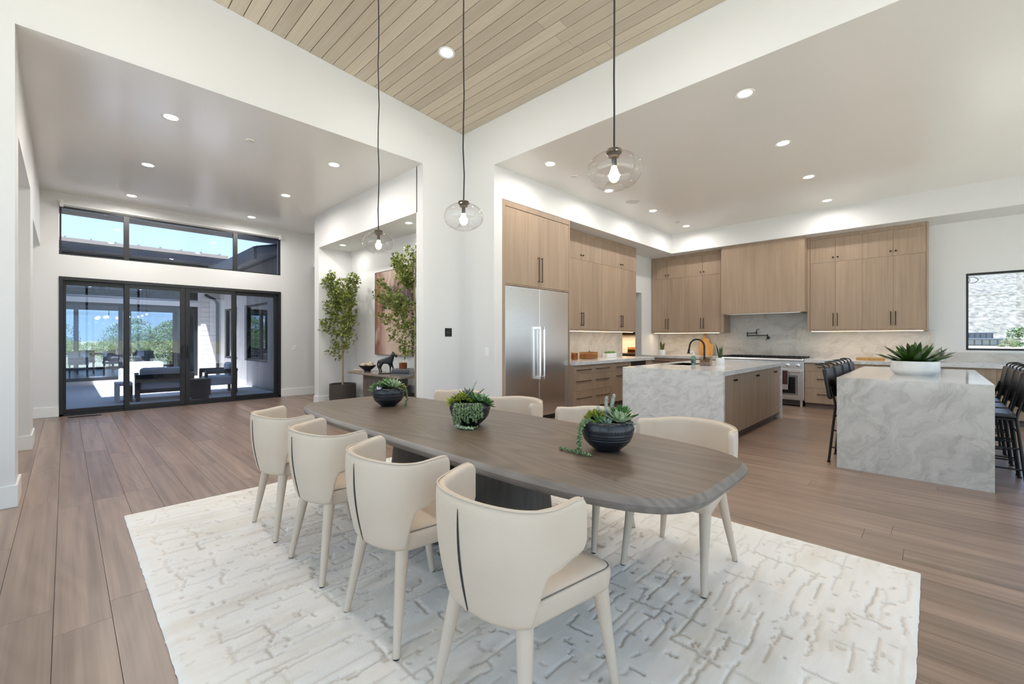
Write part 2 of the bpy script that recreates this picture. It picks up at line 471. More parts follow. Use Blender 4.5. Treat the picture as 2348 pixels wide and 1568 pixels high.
# foyer: glass door wall, left wall with two openings, right wall with the niche
DX0, DX1, DZ1 = -.072, 3.388, 2.362; TX0, TX1, TZ0, TZ1 = -.067, 3.378, 2.733, 3.552
wd = MB()
wd.box(-5, DX0, YD, YD+.25, 0, CZ+.1).box(DX1, 6.2, YD, YD+.25, 0, CZ+.1).box(DX0, DX1, YD, YD+.25, DZ1, TZ0).box(DX0, DX1, YD, YD+.25, TZ1, CZ+.1)
struct('wall_back', wd, 'wall_paint')
XL = -.285
wf = bx(XL-.34, XL, Y0+.3, 5.50, 0, CZ).box(XL-.34, XL, 7.65, 8.25, 0, CZ).box(XL-.34, XL, 5.5, 7.65, 3.08, CZ).box(XL-.34, XL, 8.25, YD, 2.84, CZ)
struct('wall_foyer_left', wf, 'wall_paint')
NY0, NY1, NZ = 5.304, 8.728, 3.113
wn = bx(XN, 4.30, NY0-.02, 8.935, NZ, CZ).box(XN, 4.30, NY1, 8.935, 0, NZ).box(4.16, 4.36, NY0-.05, 8.935, 0, NZ)
struct('wall_niche', wn, 'wall_paint')
wh = bx(4.1, 4.3, 8.935, YD, 3.0, CZ).box(4.3, 6.2, 8.75, 8.935, 0, CZ).box(6.1, 6.3, 8.9, YD, 0, CZ)
struct('wall_hall', wh, 'wall_paint')
# pantry shell
wpn = bx(8.4, 8.6, Y0+.16, 7.8, 0, CZ).box(8.4, 12, 7.7, 7.9, 0, CZ).box(11.6, 11.8, Y0, 7.8, 0, CZ).box(XW, 11.8, Y0-.01, Y0+.16, 0, CZ)
struct('wall_pantry', wpn, 'wall_paint')
# side room left of the foyer
wsr = bx(-3.2, -3, Y0+.3, 6.2, 0, CZ).box(-3.2, -3, 9.8, YD, 0, CZ).box(-3.2, -3, 6.2, 9.8, 0, .2).box(-3.2, -3, 6.2, 9.8, 3.0, CZ)
struct('wall_side_room', wsr, 'wall_paint')

# window walls behind the photographer
def glazed(name, axis, at, a0, a1, z0, z1, cols, rows, th=.07, glassm='window_glass', sash=.055, depth=.09):
    """window in the wall plane x=at (axis 'x') or y=at (axis 'y'): frame, mullions, panes"""
    def b(mb, p0, p1, q0, q1, d=depth):
        return mb.box(at-d/2, at+d/2, p0, p1, q0, q1) if axis == 'x' else mb.box(p0, p1, at-d/2, at+d/2, q0, q1)
    fr = MB(); b(fr, a0, a1, z0, z0+sash); b(fr, a0, a1, z1-sash, z1); b(fr, a0, a0+sash, z0+sash, z1-sash); b(fr, a1-sash, a1, z0+sash, z1-sash)
    w = struct(name, fr, 'door_frame')
    us = [a0+(a1-a0)*i/cols for i in range(cols+1)] if isinstance(cols, int) else cols
    zs = [z0+(z1-z0)*i/rows for i in range(rows+1)] if isinstance(rows, int) else rows
    for u in us[1:-1]: b(MB(), u-th/2, u+th/2, z0+sash, z1-sash).build('mullion', 'door_frame', w)
    for zz in zs[1:-1]: b(MB(), a0+sash, a1-sash, zz-th/2, zz+th/2, depth*.9).build('transom_bar', 'door_frame', w)
    for i in range(len(us)-1):
        for j in range(len(zs)-1):
            b(MB(), us[i]+(sash if i == 0 else th/2), us[i+1]-(sash if i == len(us)-2 else th/2), zs[j]+(sash if j == 0 else th/2), zs[j+1]-(sash if j == len(zs)-2 else th/2), .006).build('glass_pane', glassm, w)
    return w
struct('wall_front', MB().box(BX0, 4.2, BY0-.25, BY0, 0, .1).box(BX0, BX0+.5, BY0-.25, BY0, .1, TOP).box(3.7, 4.6, BY0-.25, BY0, .1, TOP).box(BX0+.5, 3.7, BY0-.25, BY0, 4.2, TOP)
       .box(4.6, 10.2, BY0-.25, BY0, 0, .1).box(10.2, XW+.22, BY0-.25, BY0, 0, CZ).box(4.6, 10.2, BY0-.25, BY0, 3.2, CZ+.1), 'wall_paint')
glazed('window_5', 'y', BY0-.12, BX0+.5, 3.7, .1, 4.2, 4, [.1, 3.0, 4.2])
glazed('window_6', 'y', BY0-.12, 4.6, 10.2, .1, 3.2, 4, 1)
struct('wall_side', MB().box(BX0-.25, BX0, BY0-.25, BY0+.4, 0, TOP).box(BX0-.25, BX0, Y0-.3, Y0+.34, 0, TOP).box(BX0-.25, BX0, BY0+.4, Y0-.3, 0, .1).box(BX0-.25, BX0, BY0+.4, Y0-.3, 4.3, TOP), 'wall_paint')
glazed('window_7', 'x', BX0-.12, BY0+.4, Y0-.3, .1, 4.3, 4, [.1, 3.0, 4.3])
glazed('window_8', 'x', -3.1, 6.2, 9.8, .2, 3.0, 3, 1)
portal(((BX0+4.2)/2, BY0-.02, 2.15), (PI/2, 0, 0), 4.2-BX0-1.0, 4.1)
portal((7.4, BY0-.02, 1.65), (PI/2, 0, 0), 5.6, 3.1)
portal((BX0-.02, (BY0+Y0)/2+.05, 2.2), (PI/2, 0, -PI/2), Y0-BY0-.7, 4.2)
# roofs with their overhangs
OX, OY = 1.25, 1.7
rf = MB(); rf.add([(BX0-OX, BY0-OY, zc(BX0)+.45), (X0+.3, BY0-OY, zc(X0)+.33), (X0+.3, Y0+.34, zc(X0)+.33), (BX0-OX, Y0+.34, zc(BX0)+.45),
               (BX0-OX, BY0-OY, zc(BX0)+.75), (X0+.3, BY0-OY, zc(X0)+.65), (X0+.3, Y0+.34, zc(X0)+.65), (BX0-OX, Y0+.34, zc(BX0)+.75)],
              [(0,1,2,3), (7,6,5,4), (0,4,5,1), (1,5,6,2), (2,6,7,3), (3,7,4,0)])
struct('trim_roof_dining', rf, 'roof_metal')
struct('trim_roof_kitchen', bx(X0+.22, XW+1.0, BY0-1.7, 8.2, CZ+.14, CZ+.45), 'roof_metal')
struct('trim_roof_foyer', bx(-5.6, 6.4, Y0+.3, 12.1, CZ+.14, CZ+.45), 'roof_metal')
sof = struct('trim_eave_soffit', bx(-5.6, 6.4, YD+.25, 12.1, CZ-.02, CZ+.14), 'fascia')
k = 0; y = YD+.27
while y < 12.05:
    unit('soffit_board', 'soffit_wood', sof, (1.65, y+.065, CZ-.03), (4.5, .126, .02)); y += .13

# sliding glass door: four sashes
d1 = struct('door_1', MB().box(DX0, DX1, YD-.012, YD+.16, DZ1-.055, DZ1).box(DX0, DX0+.05, YD-.012, YD+.16, 0, DZ1-.055).box(DX1-.05, DX1, YD-.012, YD+.16, 0, DZ1-.055).box(DX0, DX1, YD-.012, YD+.16, 0, .03), 'door_frame')
def sash(x0, x1, y, hs, he):
    p = MB().box(x0, x0+hs, y, y+.05, .03, DZ1-.055).box(x1-he, x1, y, y+.05, .03, DZ1-.055).box(x0+hs, x1-he, y, y+.05, .03, .10).box(x0+hs, x1-he, y, y+.05, DZ1-.13, DZ1-.055).build('sash', 'door_frame', d1, bevel=.003)
    bx(x0+hs, x1-he, y+.02, y+.026, .10, DZ1-.13).build('glass_pane', 'tinted_glass', p)
    return p
sash(DX0+.05, .80, YD+.07, .035, .055); s2 = sash(.75, 1.648, YD+.01, .075, .079); s3 = sash(1.652, 2.50, YD+.01, .07, .05); sash(2.45, DX1-.05, YD+.07, .09, .07)
for s_, xx in ((s2, 1.605), (s3, 1.695)):
    bx(xx-.014, xx+.014, YD-.03, YD-.018, .92, 1.18).box(xx-.01, xx+.01, YD-.02, YD+.012, .93, .95).box(xx-.01, xx+.01, YD-.02, YD+.012, 1.15, 1.17).build('pull_handle', 'black_metal', s_, bevel=.003)
# transom window
w1 = glazed('window_1', 'y', YD+.05, TX0, TX1, TZ0, TZ1, [TX0, .782, 2.507, TX1], 1, th=.075, sash=.024, depth=.06, glassm='tinted_glass')
# kitchen window
w2 = glazed('window_2', 'x', XW+.11, WY0, WY1, WZ0, WZ1, 1, 1, sash=.032, depth=.1, glassm='tinted_glass')
# window shade fittings
sh = thing('shade_roller', 'slim white roller shade tube with end brackets above the foyer transom', 'roller shade', (1.66, YD-.05, 3.58))
MB().tube([(-1.70, 0, 0), (1.70, 0, 0)], .012, 10).build('roller_tube', 'trim_paint', sh, smooth=40)
for sx_ in (-1, 1):
    MB().box(sx_*1.70-.022, sx_*1.70+.022, -.03, .045, -.05, .06).cyl((sx_*1.70, -.02, .0), .03, .035, 16).build('end_bracket', 'speaker_white', sh, bevel=.004)
cd = thing('cable_coil', 'coiled dark cable loop hanging at the kitchen window corner', 'cable', (XW+.02, WY1-.07, WZ1-.115))
MB().tube([(0, .075*math.cos(a), .05*math.sin(a)) for a in [2*PI*i/28 for i in range(28)]], .004, 6, close=True).tube([(0.004, .062+.05*math.cos(a)*.8, .002+.046*math.sin(a)) for a in [2*PI*i/24 for i in range(24)]], .003, 6, close=True).build('cable_loop', 'black_metal', cd, smooth=60)

# baseboards (two-step)
def base(name, segs):
    mb = MB()
    for (x0, x1, y0, y1) in segs: mb.box(x0, x1, y0, y1, 0, .17)
    return struct(name, mb, 'trim_paint', bevel=.003)
T = .016
base('baseboard_left', [(BX0, -.272+T, Y0-T, Y0), (-.272, -.272+T, Y0, 5.52), (XL, XL+T, 5.34, 5.5+T)])
base('baseboard_foyer_left', [(XL-.34, XL+T, 7.65-T, 7.65), (XL, XL+T, 7.65, 8.25+T)])
base('baseboard_back', [(-.9, DX0, YD-T, YD), (DX1, 4.4, YD-T, YD)])
base('baseboard_niche', [(XN-T, XN, NY1-.001, 8.935+T), (XN-T, 4.16, NY1-T, NY1), (4.16-T, 4.16, NY0, NY1), (XN-T, XN, Y0-T, NY0+T), (XN-T, 4.16, NY0, NY0+T)])
base('baseboard_corner', [(XN-T, X0, Y0-T, Y0), (X0-T, X0, YF-T, Y0), (X0-T, 4.386, YF-T, YF)])

# ------------------------------------------------------------------ ceiling fixtures
def downlight(x, y, z, label, group, power=16, r=.066, tilt=0, col=(1,.96,.91)):
    t = thing('recessed_light', label, 'ceiling light', (x, y, z), 0, group)
    if tilt: t.rotation_euler = (0, tilt, 0)
    MB().lathe([(r, -.001), (r+.022, -.006), (r+.024, 0), (r, .0)], 32, close=True).build('trim_ring', 'trim_paint', t, smooth=40)
    MB().lathe([(0, -.0015), (r, -.0015)], 32).build('lens', 'lamp_disc', t)
    lamp('downlight_beam', (0, 0, -.012), power, col, r*1.6, t, spread=3.0)
    return t
fl = [(.82, 6.08, 'large near recessed light in the foyer ceiling, nearest the header on the left'), (2.65, 6.08, 'recessed foyer ceiling light nearest the niche wall, close to the header'),
      (.82, 7.98, 'recessed foyer ceiling light in the middle row, left side'), (2.64, 7.98, 'recessed foyer ceiling light in the middle row, niche side'),
      (.80, 9.9, 'recessed foyer ceiling light near the transom window, left side'), (2.63, 9.9, 'recessed foyer ceiling light near the transom window, niche side')]
for x, y, l in fl: downlight(x, y, CZ, l, 'foyer ceiling lights', 15)
names = ['first', 'second', 'third', 'fourth']
for i, x in enumerate((4.757, 6.30, 7.88, 9.455)):
    downlight(x, 3.87, CZ, f'{names[i]} kitchen ceiling light from the corner pier, in the row along the refrigerator wall' if i else 'kitchen ceiling light above the refrigerator, nearest the corner pier', 'kitchen ceiling lights', 9)
    downlight(x, 1.355, CZ, f'{names[i]} kitchen ceiling light from the dining room header, in the row over the island aisle', 'kitchen ceiling lights', 9)
for y, l in ((8.17, 'small recessed light in the niche ceiling above the left potted tree'), (5.86, 'small recessed light in the niche ceiling above the right potted tree')):
    downlight(3.73, y, NZ, l, 'niche ceiling lights', 4, .05)
downlight(2.973, 3.905, zc(2.973)-.002, 'round recessed light in the sloping wood board ceiling', None, 8, .07, ang)
for x, y, l in ((2.973, 1.6, 'kitchen side, above the near end of the dining table'), (2.973, -.7, 'kitchen side, behind the photographer'), (.5, 3.6, 'window side, above the far chairs'), (.5, 1.4, 'window side, above the near chairs'), (.5, -.8, 'window side, behind the photographer')):
    downlight(x, y, zc(x)-.002, f'added fill light out of frame, {l}', 'added fill lights above the frame', 8, .07, ang)  # unseen lamps added to brighten the rug, table and chairs
for x, y, l in ((1.60, 6.08, 'small white disc sensor on the foyer ceiling beside the near light'), (1.57, 9.85, 'small white disc sensor on the foyer ceiling near the transom'),
                (5.37, 3.90, 'small white disc sensor on the kitchen ceiling by the refrigerator'), (9.0, 3.87, 'small white disc sensor on the kitchen ceiling near the soffit corner')):
    o = MB().lathe([(0, -.014), (.045, -.014), (.052, -.008), (.052, 0), (0, 0)], 28).build('ceiling_sensor', 'speaker_white', None, smooth=40); o.location = (x, y, CZ); tag(o, l, 'ceiling sensor', 'ceiling sensors')
for x, l in ((.55, 'recessed light in the outdoor eave soffit, seen through the left transom pane'), (2.37, 'recessed light in the outdoor eave soffit, seen through the middle transom pane')):
    t = thing('soffit_light', l, 'ceiling light', (x, 11.6, CZ-.04), 0, 'outdoor soffit lights')
    MB().lathe([(.06, -.001), (.08, -.006), (.082, 0), (.06, 0)], 24, close=True).build('trim_ring', 'bronze_pull', t, smooth=40)
    MB().lathe([(0, -.0015), (.06, -.0015)], 24).build('lens', 'led_warm', t)
sp = thing('ceiling_speaker', 'flat round white speaker in the kitchen ceiling', 'speaker', (7.09, 3.87, CZ))
MB().lathe([(.115, -.006), (.125, -.004), (.125, 0), (.115, 0)], 40, close=True).build('bezel', 'trim_paint', sp, smooth=40)
MB().lathe([(0, -.004), (.115, -.004)], 40).build('grille', 'speaker_white', sp)

# pendants over the table
def pendant(y, label):
    px_ = 1.80; top = zc(px_)
    t = thing('pendant_lamp', label, 'pendant lamp', (px_, y, 2.10), 0, 'glass pendants over the dining table')
    L = top-2.10
    pts = [(.004*math.sin(k*1.7+y*3)*(1 if 0 < k < 14 else 0), .003*math.cos(k*2.1+y)*(1 if 0 < k < 14 else 0), .10+(L-.10)*k/14) for k in range(15)]
    MB().tube(pts, .0043, 8).build('cord', 'dark_rubber', t, smooth=60)
    MB().lathe([(0, L-.03), (.06, L-.03), (.062, L), (0, L)], 24).build('ceiling_canopy', 'bronze_pull', t, smooth=40)
    cap = MB().lathe([(0, .108), (.012, .106), (.034, .098), (.037, .088), (.034, .082), (0, .082)], 28).build('cap', 'bulb_brass', t, smooth=40)
    MB().lathe([(0, .082), (.026, .082), (.026, .066), (.012, .062), (.012, .022), (.0, .022)], 20).build('socket', 'bulb_brass', t, smooth=40)
    R, H = .128, .087
    out = []; 
    for k in range(0, 27):
        a = PI*(.085 + (1-.085-.13)*k/26)
        out.append((R*math.sin(a)**.92, H*math.cos(a)))
    rb, zb = out[-1]
    dimple = [(rb*.93, zb-.004), (rb*.80, zb+.006), (rb*.62, zb+.024), (rb*.36, zb+.033), (0, zb+.035)]
    MB().lathe(out+dimple, 48).build('glass_globe', 'globe_glass', t, smooth=75)
    MB().lathe([(0, .024), (.012, .02), (.014, .008), (.021, -.01), (.025, -.025), (.021, -.042), (.011, -.052), (0, -.055)], 20).build('bulb', 'bulb_glow', t, smooth=80)
    lamp('bulb_light', (0, 0, -.02), 2.5, (1, .82, .58), .03, t, 'POINT')
    return t
for y, l in ((3.28, 'farthest clear glass pendant lamp, hanging in front of the plant niche'), (2.184, 'middle clear glass pendant lamp, hanging before the corner wall with the thermostat'), (1.077, 'nearest and largest looking clear glass pendant lamp, hanging before the kitchen ceiling')):
    pendant(y, l)

# wall plates
def plate(name, label, cat, loc, w, h, axis, m, face=None):
    t = thing(name, label, cat, loc)
    mb = MB().box(-w/2, w/2, -.006, 0, -h/2, h/2) if axis == 'y' else MB().box(-.006, 0, -w/2, w/2, -h/2, h/2)
    mb.build('plate', m, t, bevel=.003)
    if face:
        mb = MB().box(-w*.25, w*.25, -.010, -.005, -h*.30, h*.30) if axis == 'y' else MB().box(-.010, -.005, -w*.25, w*.25, -h*.30, h*.30)
        mb.build('rocker', face, t, bevel=.002)
    return t
plate('light_switch', 'white rocker light switch on the foyer wall right of the sliding doors', 'light switch', (3.677, YD, 1.103), .075, .12, 'y', 'plate_white', 'trim_paint')
plate('light_switch', 'white rocker light switch on the pier beside the refrigerator', 'light switch', (X0, 4.597, 1.125), .075, .12, 'x', 'plate_white', 'trim_paint')
th = plate('thermostat_panel', 'square black wall control panel on the corner wall below the middle pendant', 'control panel', (3.945, Y0, 1.403), .125, .125, 'y', 'black_metal')
bx(-.048, .048, -.009, -.005, -.022, .045).build('screen', 'smoked_black', th)
bx(-.040, .0, -.0098, -.0088, .004, .008).box(-.04, .02, -.0098, -.0088, -.008, -.005).build('screen_text', 'book_grey', th)
fv = thing('floor_vent', 'slim dark metal floor vent in front of the sliding doors', 'floor vent', (.235, 10.27, 0))
bx(-.20, .20, -.055, .055, 0, .006).build('vent_frame', 'bronze_pull', fv, bevel=.002)
for k in range(9):
    bx(-.17+k*.038, -.145+k*.038, -.035, .035, .006, .009).build('vent_louver', 'black_metal', fv)

# ------------------------------------------------------------------ kitchen
G = .003
def pull(parent, c, L, axis, m='bronze_pull', off=(0, -1, 0), d=.03):
    """bar pull: bar along axis, standing off the door face"""
    o = Vector(off)*d; a = Vector(axis); c = Vector(c)
    mb = MB()
    mb.tube([c+o-a*L/2, c+o+a*L/2], .0065, 8)
    for s_ in (-1, 1):
        p = c+a*(L/2-.012)*s_; mb.tube([p, p+o], .006, 8)
    return mb.build('bar_pull', m, parent, smooth=50)
def knob(parent, c, off=(0, -1, 0), m='bronze_pull'):
    o = Vector(off); c = Vector(c)
    return MB().tube([c, c+o*.012, c+o*.013, c+o*.02, c+o*.027, c+o*.03], [.006, .006, .012, .0155, .0145, .008], 14).build('knob', m, parent, smooth=50)

# fridge surround
fc = thing('fridge_cabinet', 'tall oak cabinet built round and above the refrigerator', 'cabinet', (0, 0, 0))
bx(4.388, 4.445, YF-.004, 5.115, 0, 3.325).build('side_panel', 'cabinet_oak', fc, bevel=.002)
bx(5.978, 6.006, YF-.004, 5.115, 0, 3.325).build('side_panel', 'cabinet_oak', fc, bevel=.002)
bx(4.445, 5.978, YF-.002, YF+.02, 3.245, 3.325).build('top_trim', 'cabinet_oak', fc, bevel=.002)
bx(4.445, 5.978, YF+.03, 5.115, 2.10, 3.24).build('carcass', 'cabinet_oak', fc)
bx(4.445, 5.978, YF+.004, YF+.03, 2.098, 2.116).build('bottom_rail', 'cabinet_oak', fc)
for i, (a, b) in enumerate(((4.449, 5.212), (5.216, 5.976))):
    d = bx(a, b, YF+.002, YF+.026, 2.12, 3.238).build('door', 'cabinet_oak', fc, bevel=.0015)
    pull(d, (5.176 if i == 0 else 5.252, YF+.002, 2.388), .39, (0, 0, 1))
rf = thing('refrigerator', 'wide stainless steel double door refrigerator with long bar handles', 'refrigerator', (0, 0, 0))
bx(4.46, 5.965, YF+.06, 5.10, .02, 2.088).build('body', 'kick_dark', rf)
bx(4.47, 5.955, YF+.12, YF+.16, 0, .09).build('toe_grille', 'black_metal', rf)
for i, (a, b) in enumerate(((4.452, 5.2125), (5.2165, 5.972))):
    d = bx(a, b, YF+.006, YF+.06, .085, 2.09).build('door', 'steel', rf, bevel=.004)
    hx = 5.165 if i == 0 else 5.262
    MB().tube([(hx, YF-.06, .69), (hx, YF-.06, 1.49)], .016, 16).build('handle_bar', 'chrome', d, smooth=50)
    for zz in (.70, 1.48): bx(hx-.019, hx+.019, YF-.075, YF+.006, zz-.022, zz+.022).build('handle_mount', 'chrome', d, bevel=.004)
    if i == 0: bx(4.53, 4.60, YF+.004, YF+.007, 2.035, 2.05).build('badge', 'chrome', d)

# fridge wall: wall cabinets
YWc = 4.76
def wall_units(name, label, axis, face, segs, zb, zr, zt, ztrim, back, group, hand):
    """segs: positions of door edges along the run (one unit = one pair of doors); axis 'x' faces -y, axis 'y' faces -x"""
    t = thing(name, label, 'cabinet', (0, 0, 0), 0, group)
    def B(a0, a1, d0, d1, z0, z1): 
        return bx(a0, a1, face+d0, face+d1, z0, z1) if axis == 'x' else bx(face+d0, face+d1, a0, a1, z0, z1)
    lo, hi = min(segs), max(segs); off = (0, -1, 0) if axis == 'x' else (-1, 0, 0)
    def P(a, z): return (a, face, z) if axis == 'x' else (face, a, z)
    B(lo, hi, .022, back-face, zb+.012, ztrim).build('carcass', 'cabinet_oak', t)
    B(lo, hi, .004, .04, zt+.003, ztrim).build('top_trim', 'cabinet_oak', t, bevel=.001)
    B(lo, hi, 0, back-face, zb-.022, zb+.010).build('bottom_rail', 'cabinet_oak', t, bevel=.001)
    ss = sorted(segs); mid = ss[1]
    for a, b in zip(ss, ss[1:]):
        s_ = 1 if a < mid else -1
        d = B(a+.0015, b-.0015, 0, .021, zb+.013, zr-.0015).build('door', 'cabinet_oak', t, bevel=.0012)
        pull(d, P(mid-s_*.033, zb+.20), .25, (0, 0, 1), off=off)
        d = B(a+.0015, b-.0015, 0, .021, zr+.0015, zt).build('upper_door', 'cabinet_oak', t, bevel=.0012)
        knob(d, P(mid-s_*.036, zr+.085), off)
    return t
wall_units('wall_cabinet', 'oak wall cabinet right beside the refrigerator, with four doors', 'x', YWc, [6.03, 6.79, 7.50], 1.478, 2.797, 3.262, 3.329, 5.11, 'refrigerator wall cabinets', 1)
wall_units('wall_cabinet', 'oak wall cabinet at the pantry doorway end of the refrigerator wall', 'x', YWc, [7.50, 8.235, 8.885], 1.478, 2.797, 3.262, 3.329, 5.11, 'refrigerator wall cabinets', 1)
XC = 10.36
wall_units('wall_cabinet', 'oak wall cabinet in the far left corner, next to the pantry doorway', 'y', XC, [5.12, 4.71, 4.268], 1.470, 2.785, 3.255, 3.329, XW-.012, 'far wall cabinets', 1)
wall_units('wall_cabinet', 'oak wall cabinet touching the left side of the range hood', 'y', XC, [4.268, 3.862, 3.455], 1.470, 2.785, 3.255, 3.329, XW-.012, 'far wall cabinets', 1)
wall_units('wall_cabinet', 'oak wall cabinet touching the right side of the range hood', 'y', XC, [1.76, 1.352, .948], 1.478, 2.80, 3.262, 3.329, XW-.012, 'far wall cabinets', 1)
wall_units('wall_cabinet', 'rightmost oak wall cabinet, the one nearest the kitchen window', 'y', XC, [.948, .513, .085], 1.478, 2.80, 3.262, 3.329, XW-.012, 'far wall cabinets', 1)
for y0, y1, l in ((3.385, 3.452, 'narrow oak filler panel between the left cabinet and the hood'), (1.763, 1.808, 'narrow oak filler panel between the hood and the right cabinet'), (.058, .083, 'thin oak end panel closing the right wall cabinet')):
    tag(bx(XC-.004, XW-.012, y0, y1, 1.45, 3.329).build('filler_panel', 'cabinet_oak', None, bevel=.001), l, 'cabinet panel')
hd = thing('range_hood', 'large plain oak range hood box over the stove', 'range hood', (0, 0, 0))
bx(10.12, XW-.012, 1.81, 3.368, 1.845, 3.33).build('hood_box', 'cabinet_oak', hd, bevel=.002)
bx(10.20, XW-.05, 1.90, 3.28, 1.835, 1.85).build('filter', 'steel', hd)
# lit strips below the wall cabinets
def led(label, x0, x1, y0, y1, z, pw):
    t = thing('under_cabinet_light', label, 'strip light', ((x0+x1)/2, (y0+y1)/2, z), 0, 'under cabinet strip lights')
    w, d = x1-x0, y1-y0
    bx(-w/2, w/2, -d/2, d/2, -.007, -.001).build('glowing_strip', 'led_warm', t)
    lamp('strip_beam', (0, 0, -.012), pw, (1, .76, .50), w, t, size_y=d)
led('warm glowing strip under the wall cabinets beside the refrigerator', 6.05, 8.82, 4.80, 4.822, 1.455, 2.6)
led('warm glowing strip under the far left wall cabinets', XC+.02, XC+.042, 3.50, 5.05, 1.447, 2.2)
led('warm glowing strip under the right wall cabinets', XC+.02, XC+.042, .12, 1.74, 1.455, 2.2)

# base cabinets
def base_unit(label, axis, face, a0, a1, back, rows, group, cat='base cabinet', pulls=True, plen=.40, doors=False):
    t = thing('base_cabinet', label, cat, (0, 0, 0), 0, group)
    def B(p0, p1, d0, d1, z0, z1): return bx(p0, p1, face+d0, face+d1, z0, z1) if axis == 'x' else bx(face+d0, face+d1, p0, p1, z0, z1)
    off = (0, -1, 0) if axis == 'x' else (-1, 0, 0)
    B(a0, a1, .022, back-face, .10, .853).build('carcass', 'cabinet_oak', t)
    B(a0, a1, .07, .09, 0, .10).build('toe_kick', 'kick_wood', t)
    mid = (a0+a1)/2
    for (z0, z1, zp) in rows:
        d = B(a0+.0015, a1-.0015, 0, .021, z0+.0015, z1-.0015).build('drawer_front', 'cabinet_oak', t, bevel=.0012)
        if pulls: pull(d, (mid, face, zp) if axis == 'x' else (face, mid, zp), plen, (1, 0, 0) if axis == 'x' else (0, 1, 0), off=off)
    return t
R3 = [(.703, .853, .772), (.41, .703, .575), (.105, .41, .285)]
YB = 4.36
base_unit('oak drawer unit beside the refrigerator with three bar pulls', 'x', YB, 6.01, 6.545, 5.10, R3, 'refrigerator wall base cabinets', plen=.42)
base_unit('second oak drawer unit from the refrigerator with three bar pulls', 'x', YB, 6.545, 7.20, 5.10, R3, 'refrigerator wall base cabinets', plen=.43)
b3 = base_unit('oak base unit mostly hidden behind the sink island', 'x', YB, 7.20, 7.93, 5.10, [(.703, .853, .772), (.105, .703, .60)], 'refrigerator wall base cabinets')
ap = thing('drawer_appliance', 'small stainless undercounter appliance at the pantry end of the counter', 'appliance', (0, 0, 0))
bx(7.935, 8.55, YB+.02, 5.09, .1, .85).build('body', 'kick_dark', ap)
bx(7.94, 8.545, YB-.004, YB+.02, .12, .735).build('front', 'steel', ap, bevel=.003)
bx(7.94, 8.545, YB-.004, YB+.02, .74, .848).build('control_panel', 'smoked_black', ap, bevel=.003)
MB().tube([(7.98, YB-.04, .70), (8.50, YB-.04, .70)], .009, 10).build('handle', 'chrome', ap, smooth=50)
tag(bx(8.555, 8.86, YB, 5.10, 0, .853).build('cabinet_end_panel', 'cabinet_oak', None, bevel=.001), 'plain oak end panel of the refrigerator wall cabinets', 'cabinet panel')
tag(bx(6.008, 8.89, YB-.035, Y0-.012, .855, .915).build('countertop', 'marble', None, bevel=.003), 'pale stone countertop along the refrigerator wall', 'countertop', 'stone countertops')
XB = 9.87
R3b = [(.69, .853, .775), (.38, .69, .55), (.09, .38, .26)]
base_unit('oak drawer unit in the far left kitchen corner', 'y', XB, 4.25, 5.12, XW-.02, R3b, 'far wall base cabinets', plen=.5)
base_unit('oak drawer unit at the left side of the stove', 'y', XB, 3.34, 4.25, XW-.02, R3b, 'far wall base cabinets', plen=.5)
yy = 1.765
lab = ['oak drawer unit touching the right side of the stove', 'second oak drawer unit right of the stove', 'oak drawer unit below the right wall cabinet end, behind the big island', 'oak drawer unit under the kitchen window, left half', 'oak drawer unit under the kitchen window, right half']
for i in range(5):
    base_unit(lab[i], 'y', XB, yy-.82, yy, XW-.02, R3b, 'far wall base cabinets', plen=.42); yy -= .82
tag(bx(9.835, XW-.005, 3.335, Y0-.012, .855, .915).build('countertop', 'marble', None, bevel=.003), 'pale stone countertop in the far left corner', 'countertop', 'stone countertops')
tag(bx(9.835, XW-.005, -2.34, 1.768, .855, .915).build('countertop', 'marble', None, bevel=.003), 'long pale stone countertop right of the stove, below the window', 'countertop', 'stone countertops')
struct('trim_backsplash_left', bx(6.008, 8.90, Y0-.028, Y0-.01, .915, 1.50), 'splash_stone')
struct('trim_backsplash_far', MB().box(XW-.02, XW, -.02, 5.12, .915, 1.46).box(XW-.02, XW, 1.80, 3.40, 1.46, 1.86), 'splash_stone')
struct('trim_backsplash_low', bx(XW-.02, XW, -2.34, -.02, .915, 1.072), 'splash_stone')

# stove
st = thing('range_stove', 'wide stainless steel professional range stove between the drawer units', 'stove', (0, 0, 0))
RY0, RY1, RX = 1.775, 3.33, 9.855
bx(RX+.02, XW-.03, RY0, RY1, .12, .885).build('body', 'steel', st)
bx(RX-.055, RX+.03, RY0, RY1, .875, .915).build('bullnose', 'steel', st, bevel=.012, seg=3)
bx(RX-.02, XW-.03, RY0, RY1, .885, .918).build('cooktop', 'steel', st, bevel=.003)
bx(RX+.06, XW-.06, RY0+.05, RY1-.05, .918, .924).build('burner_pan', 'grate', st)
for k in range(4):
    g = MB(); ya = RY0+.06+k*.365; 
    for j in range(5): g.box(RX+.06, XW-.08, ya+j*.082, ya+j*.082+.014, .932, .95)
    for xx in (RX+.06, RX+.35, RX+.46, XW-.10): g.box(xx, xx+.016, ya, ya+.342, .924, .944)
    g.build('grate', 'grate', st)
    for xx in (RX+.2, RX+.62): MB().cyl((xx, ya+.17, .922), .05, .018, 16).build('burner', 'grate', st, smooth=40)
bx(RX-.005, RX+.02, RY0+.004, RY1-.004, .725, .872).build('control_panel', 'steel', st, bevel=.003)
for k in range(9):
    ky = RY0+.10+k*.168
    kb = MB().tube([(RX-.006, ky, .795), (RX-.018, ky, .795), (RX-.02, ky, .795), (RX-.055, ky, .795), (RX-.058, ky, .795)], [.034, .034, .024, .021, .016], 20).build('knob', 'chrome', st, smooth=40)
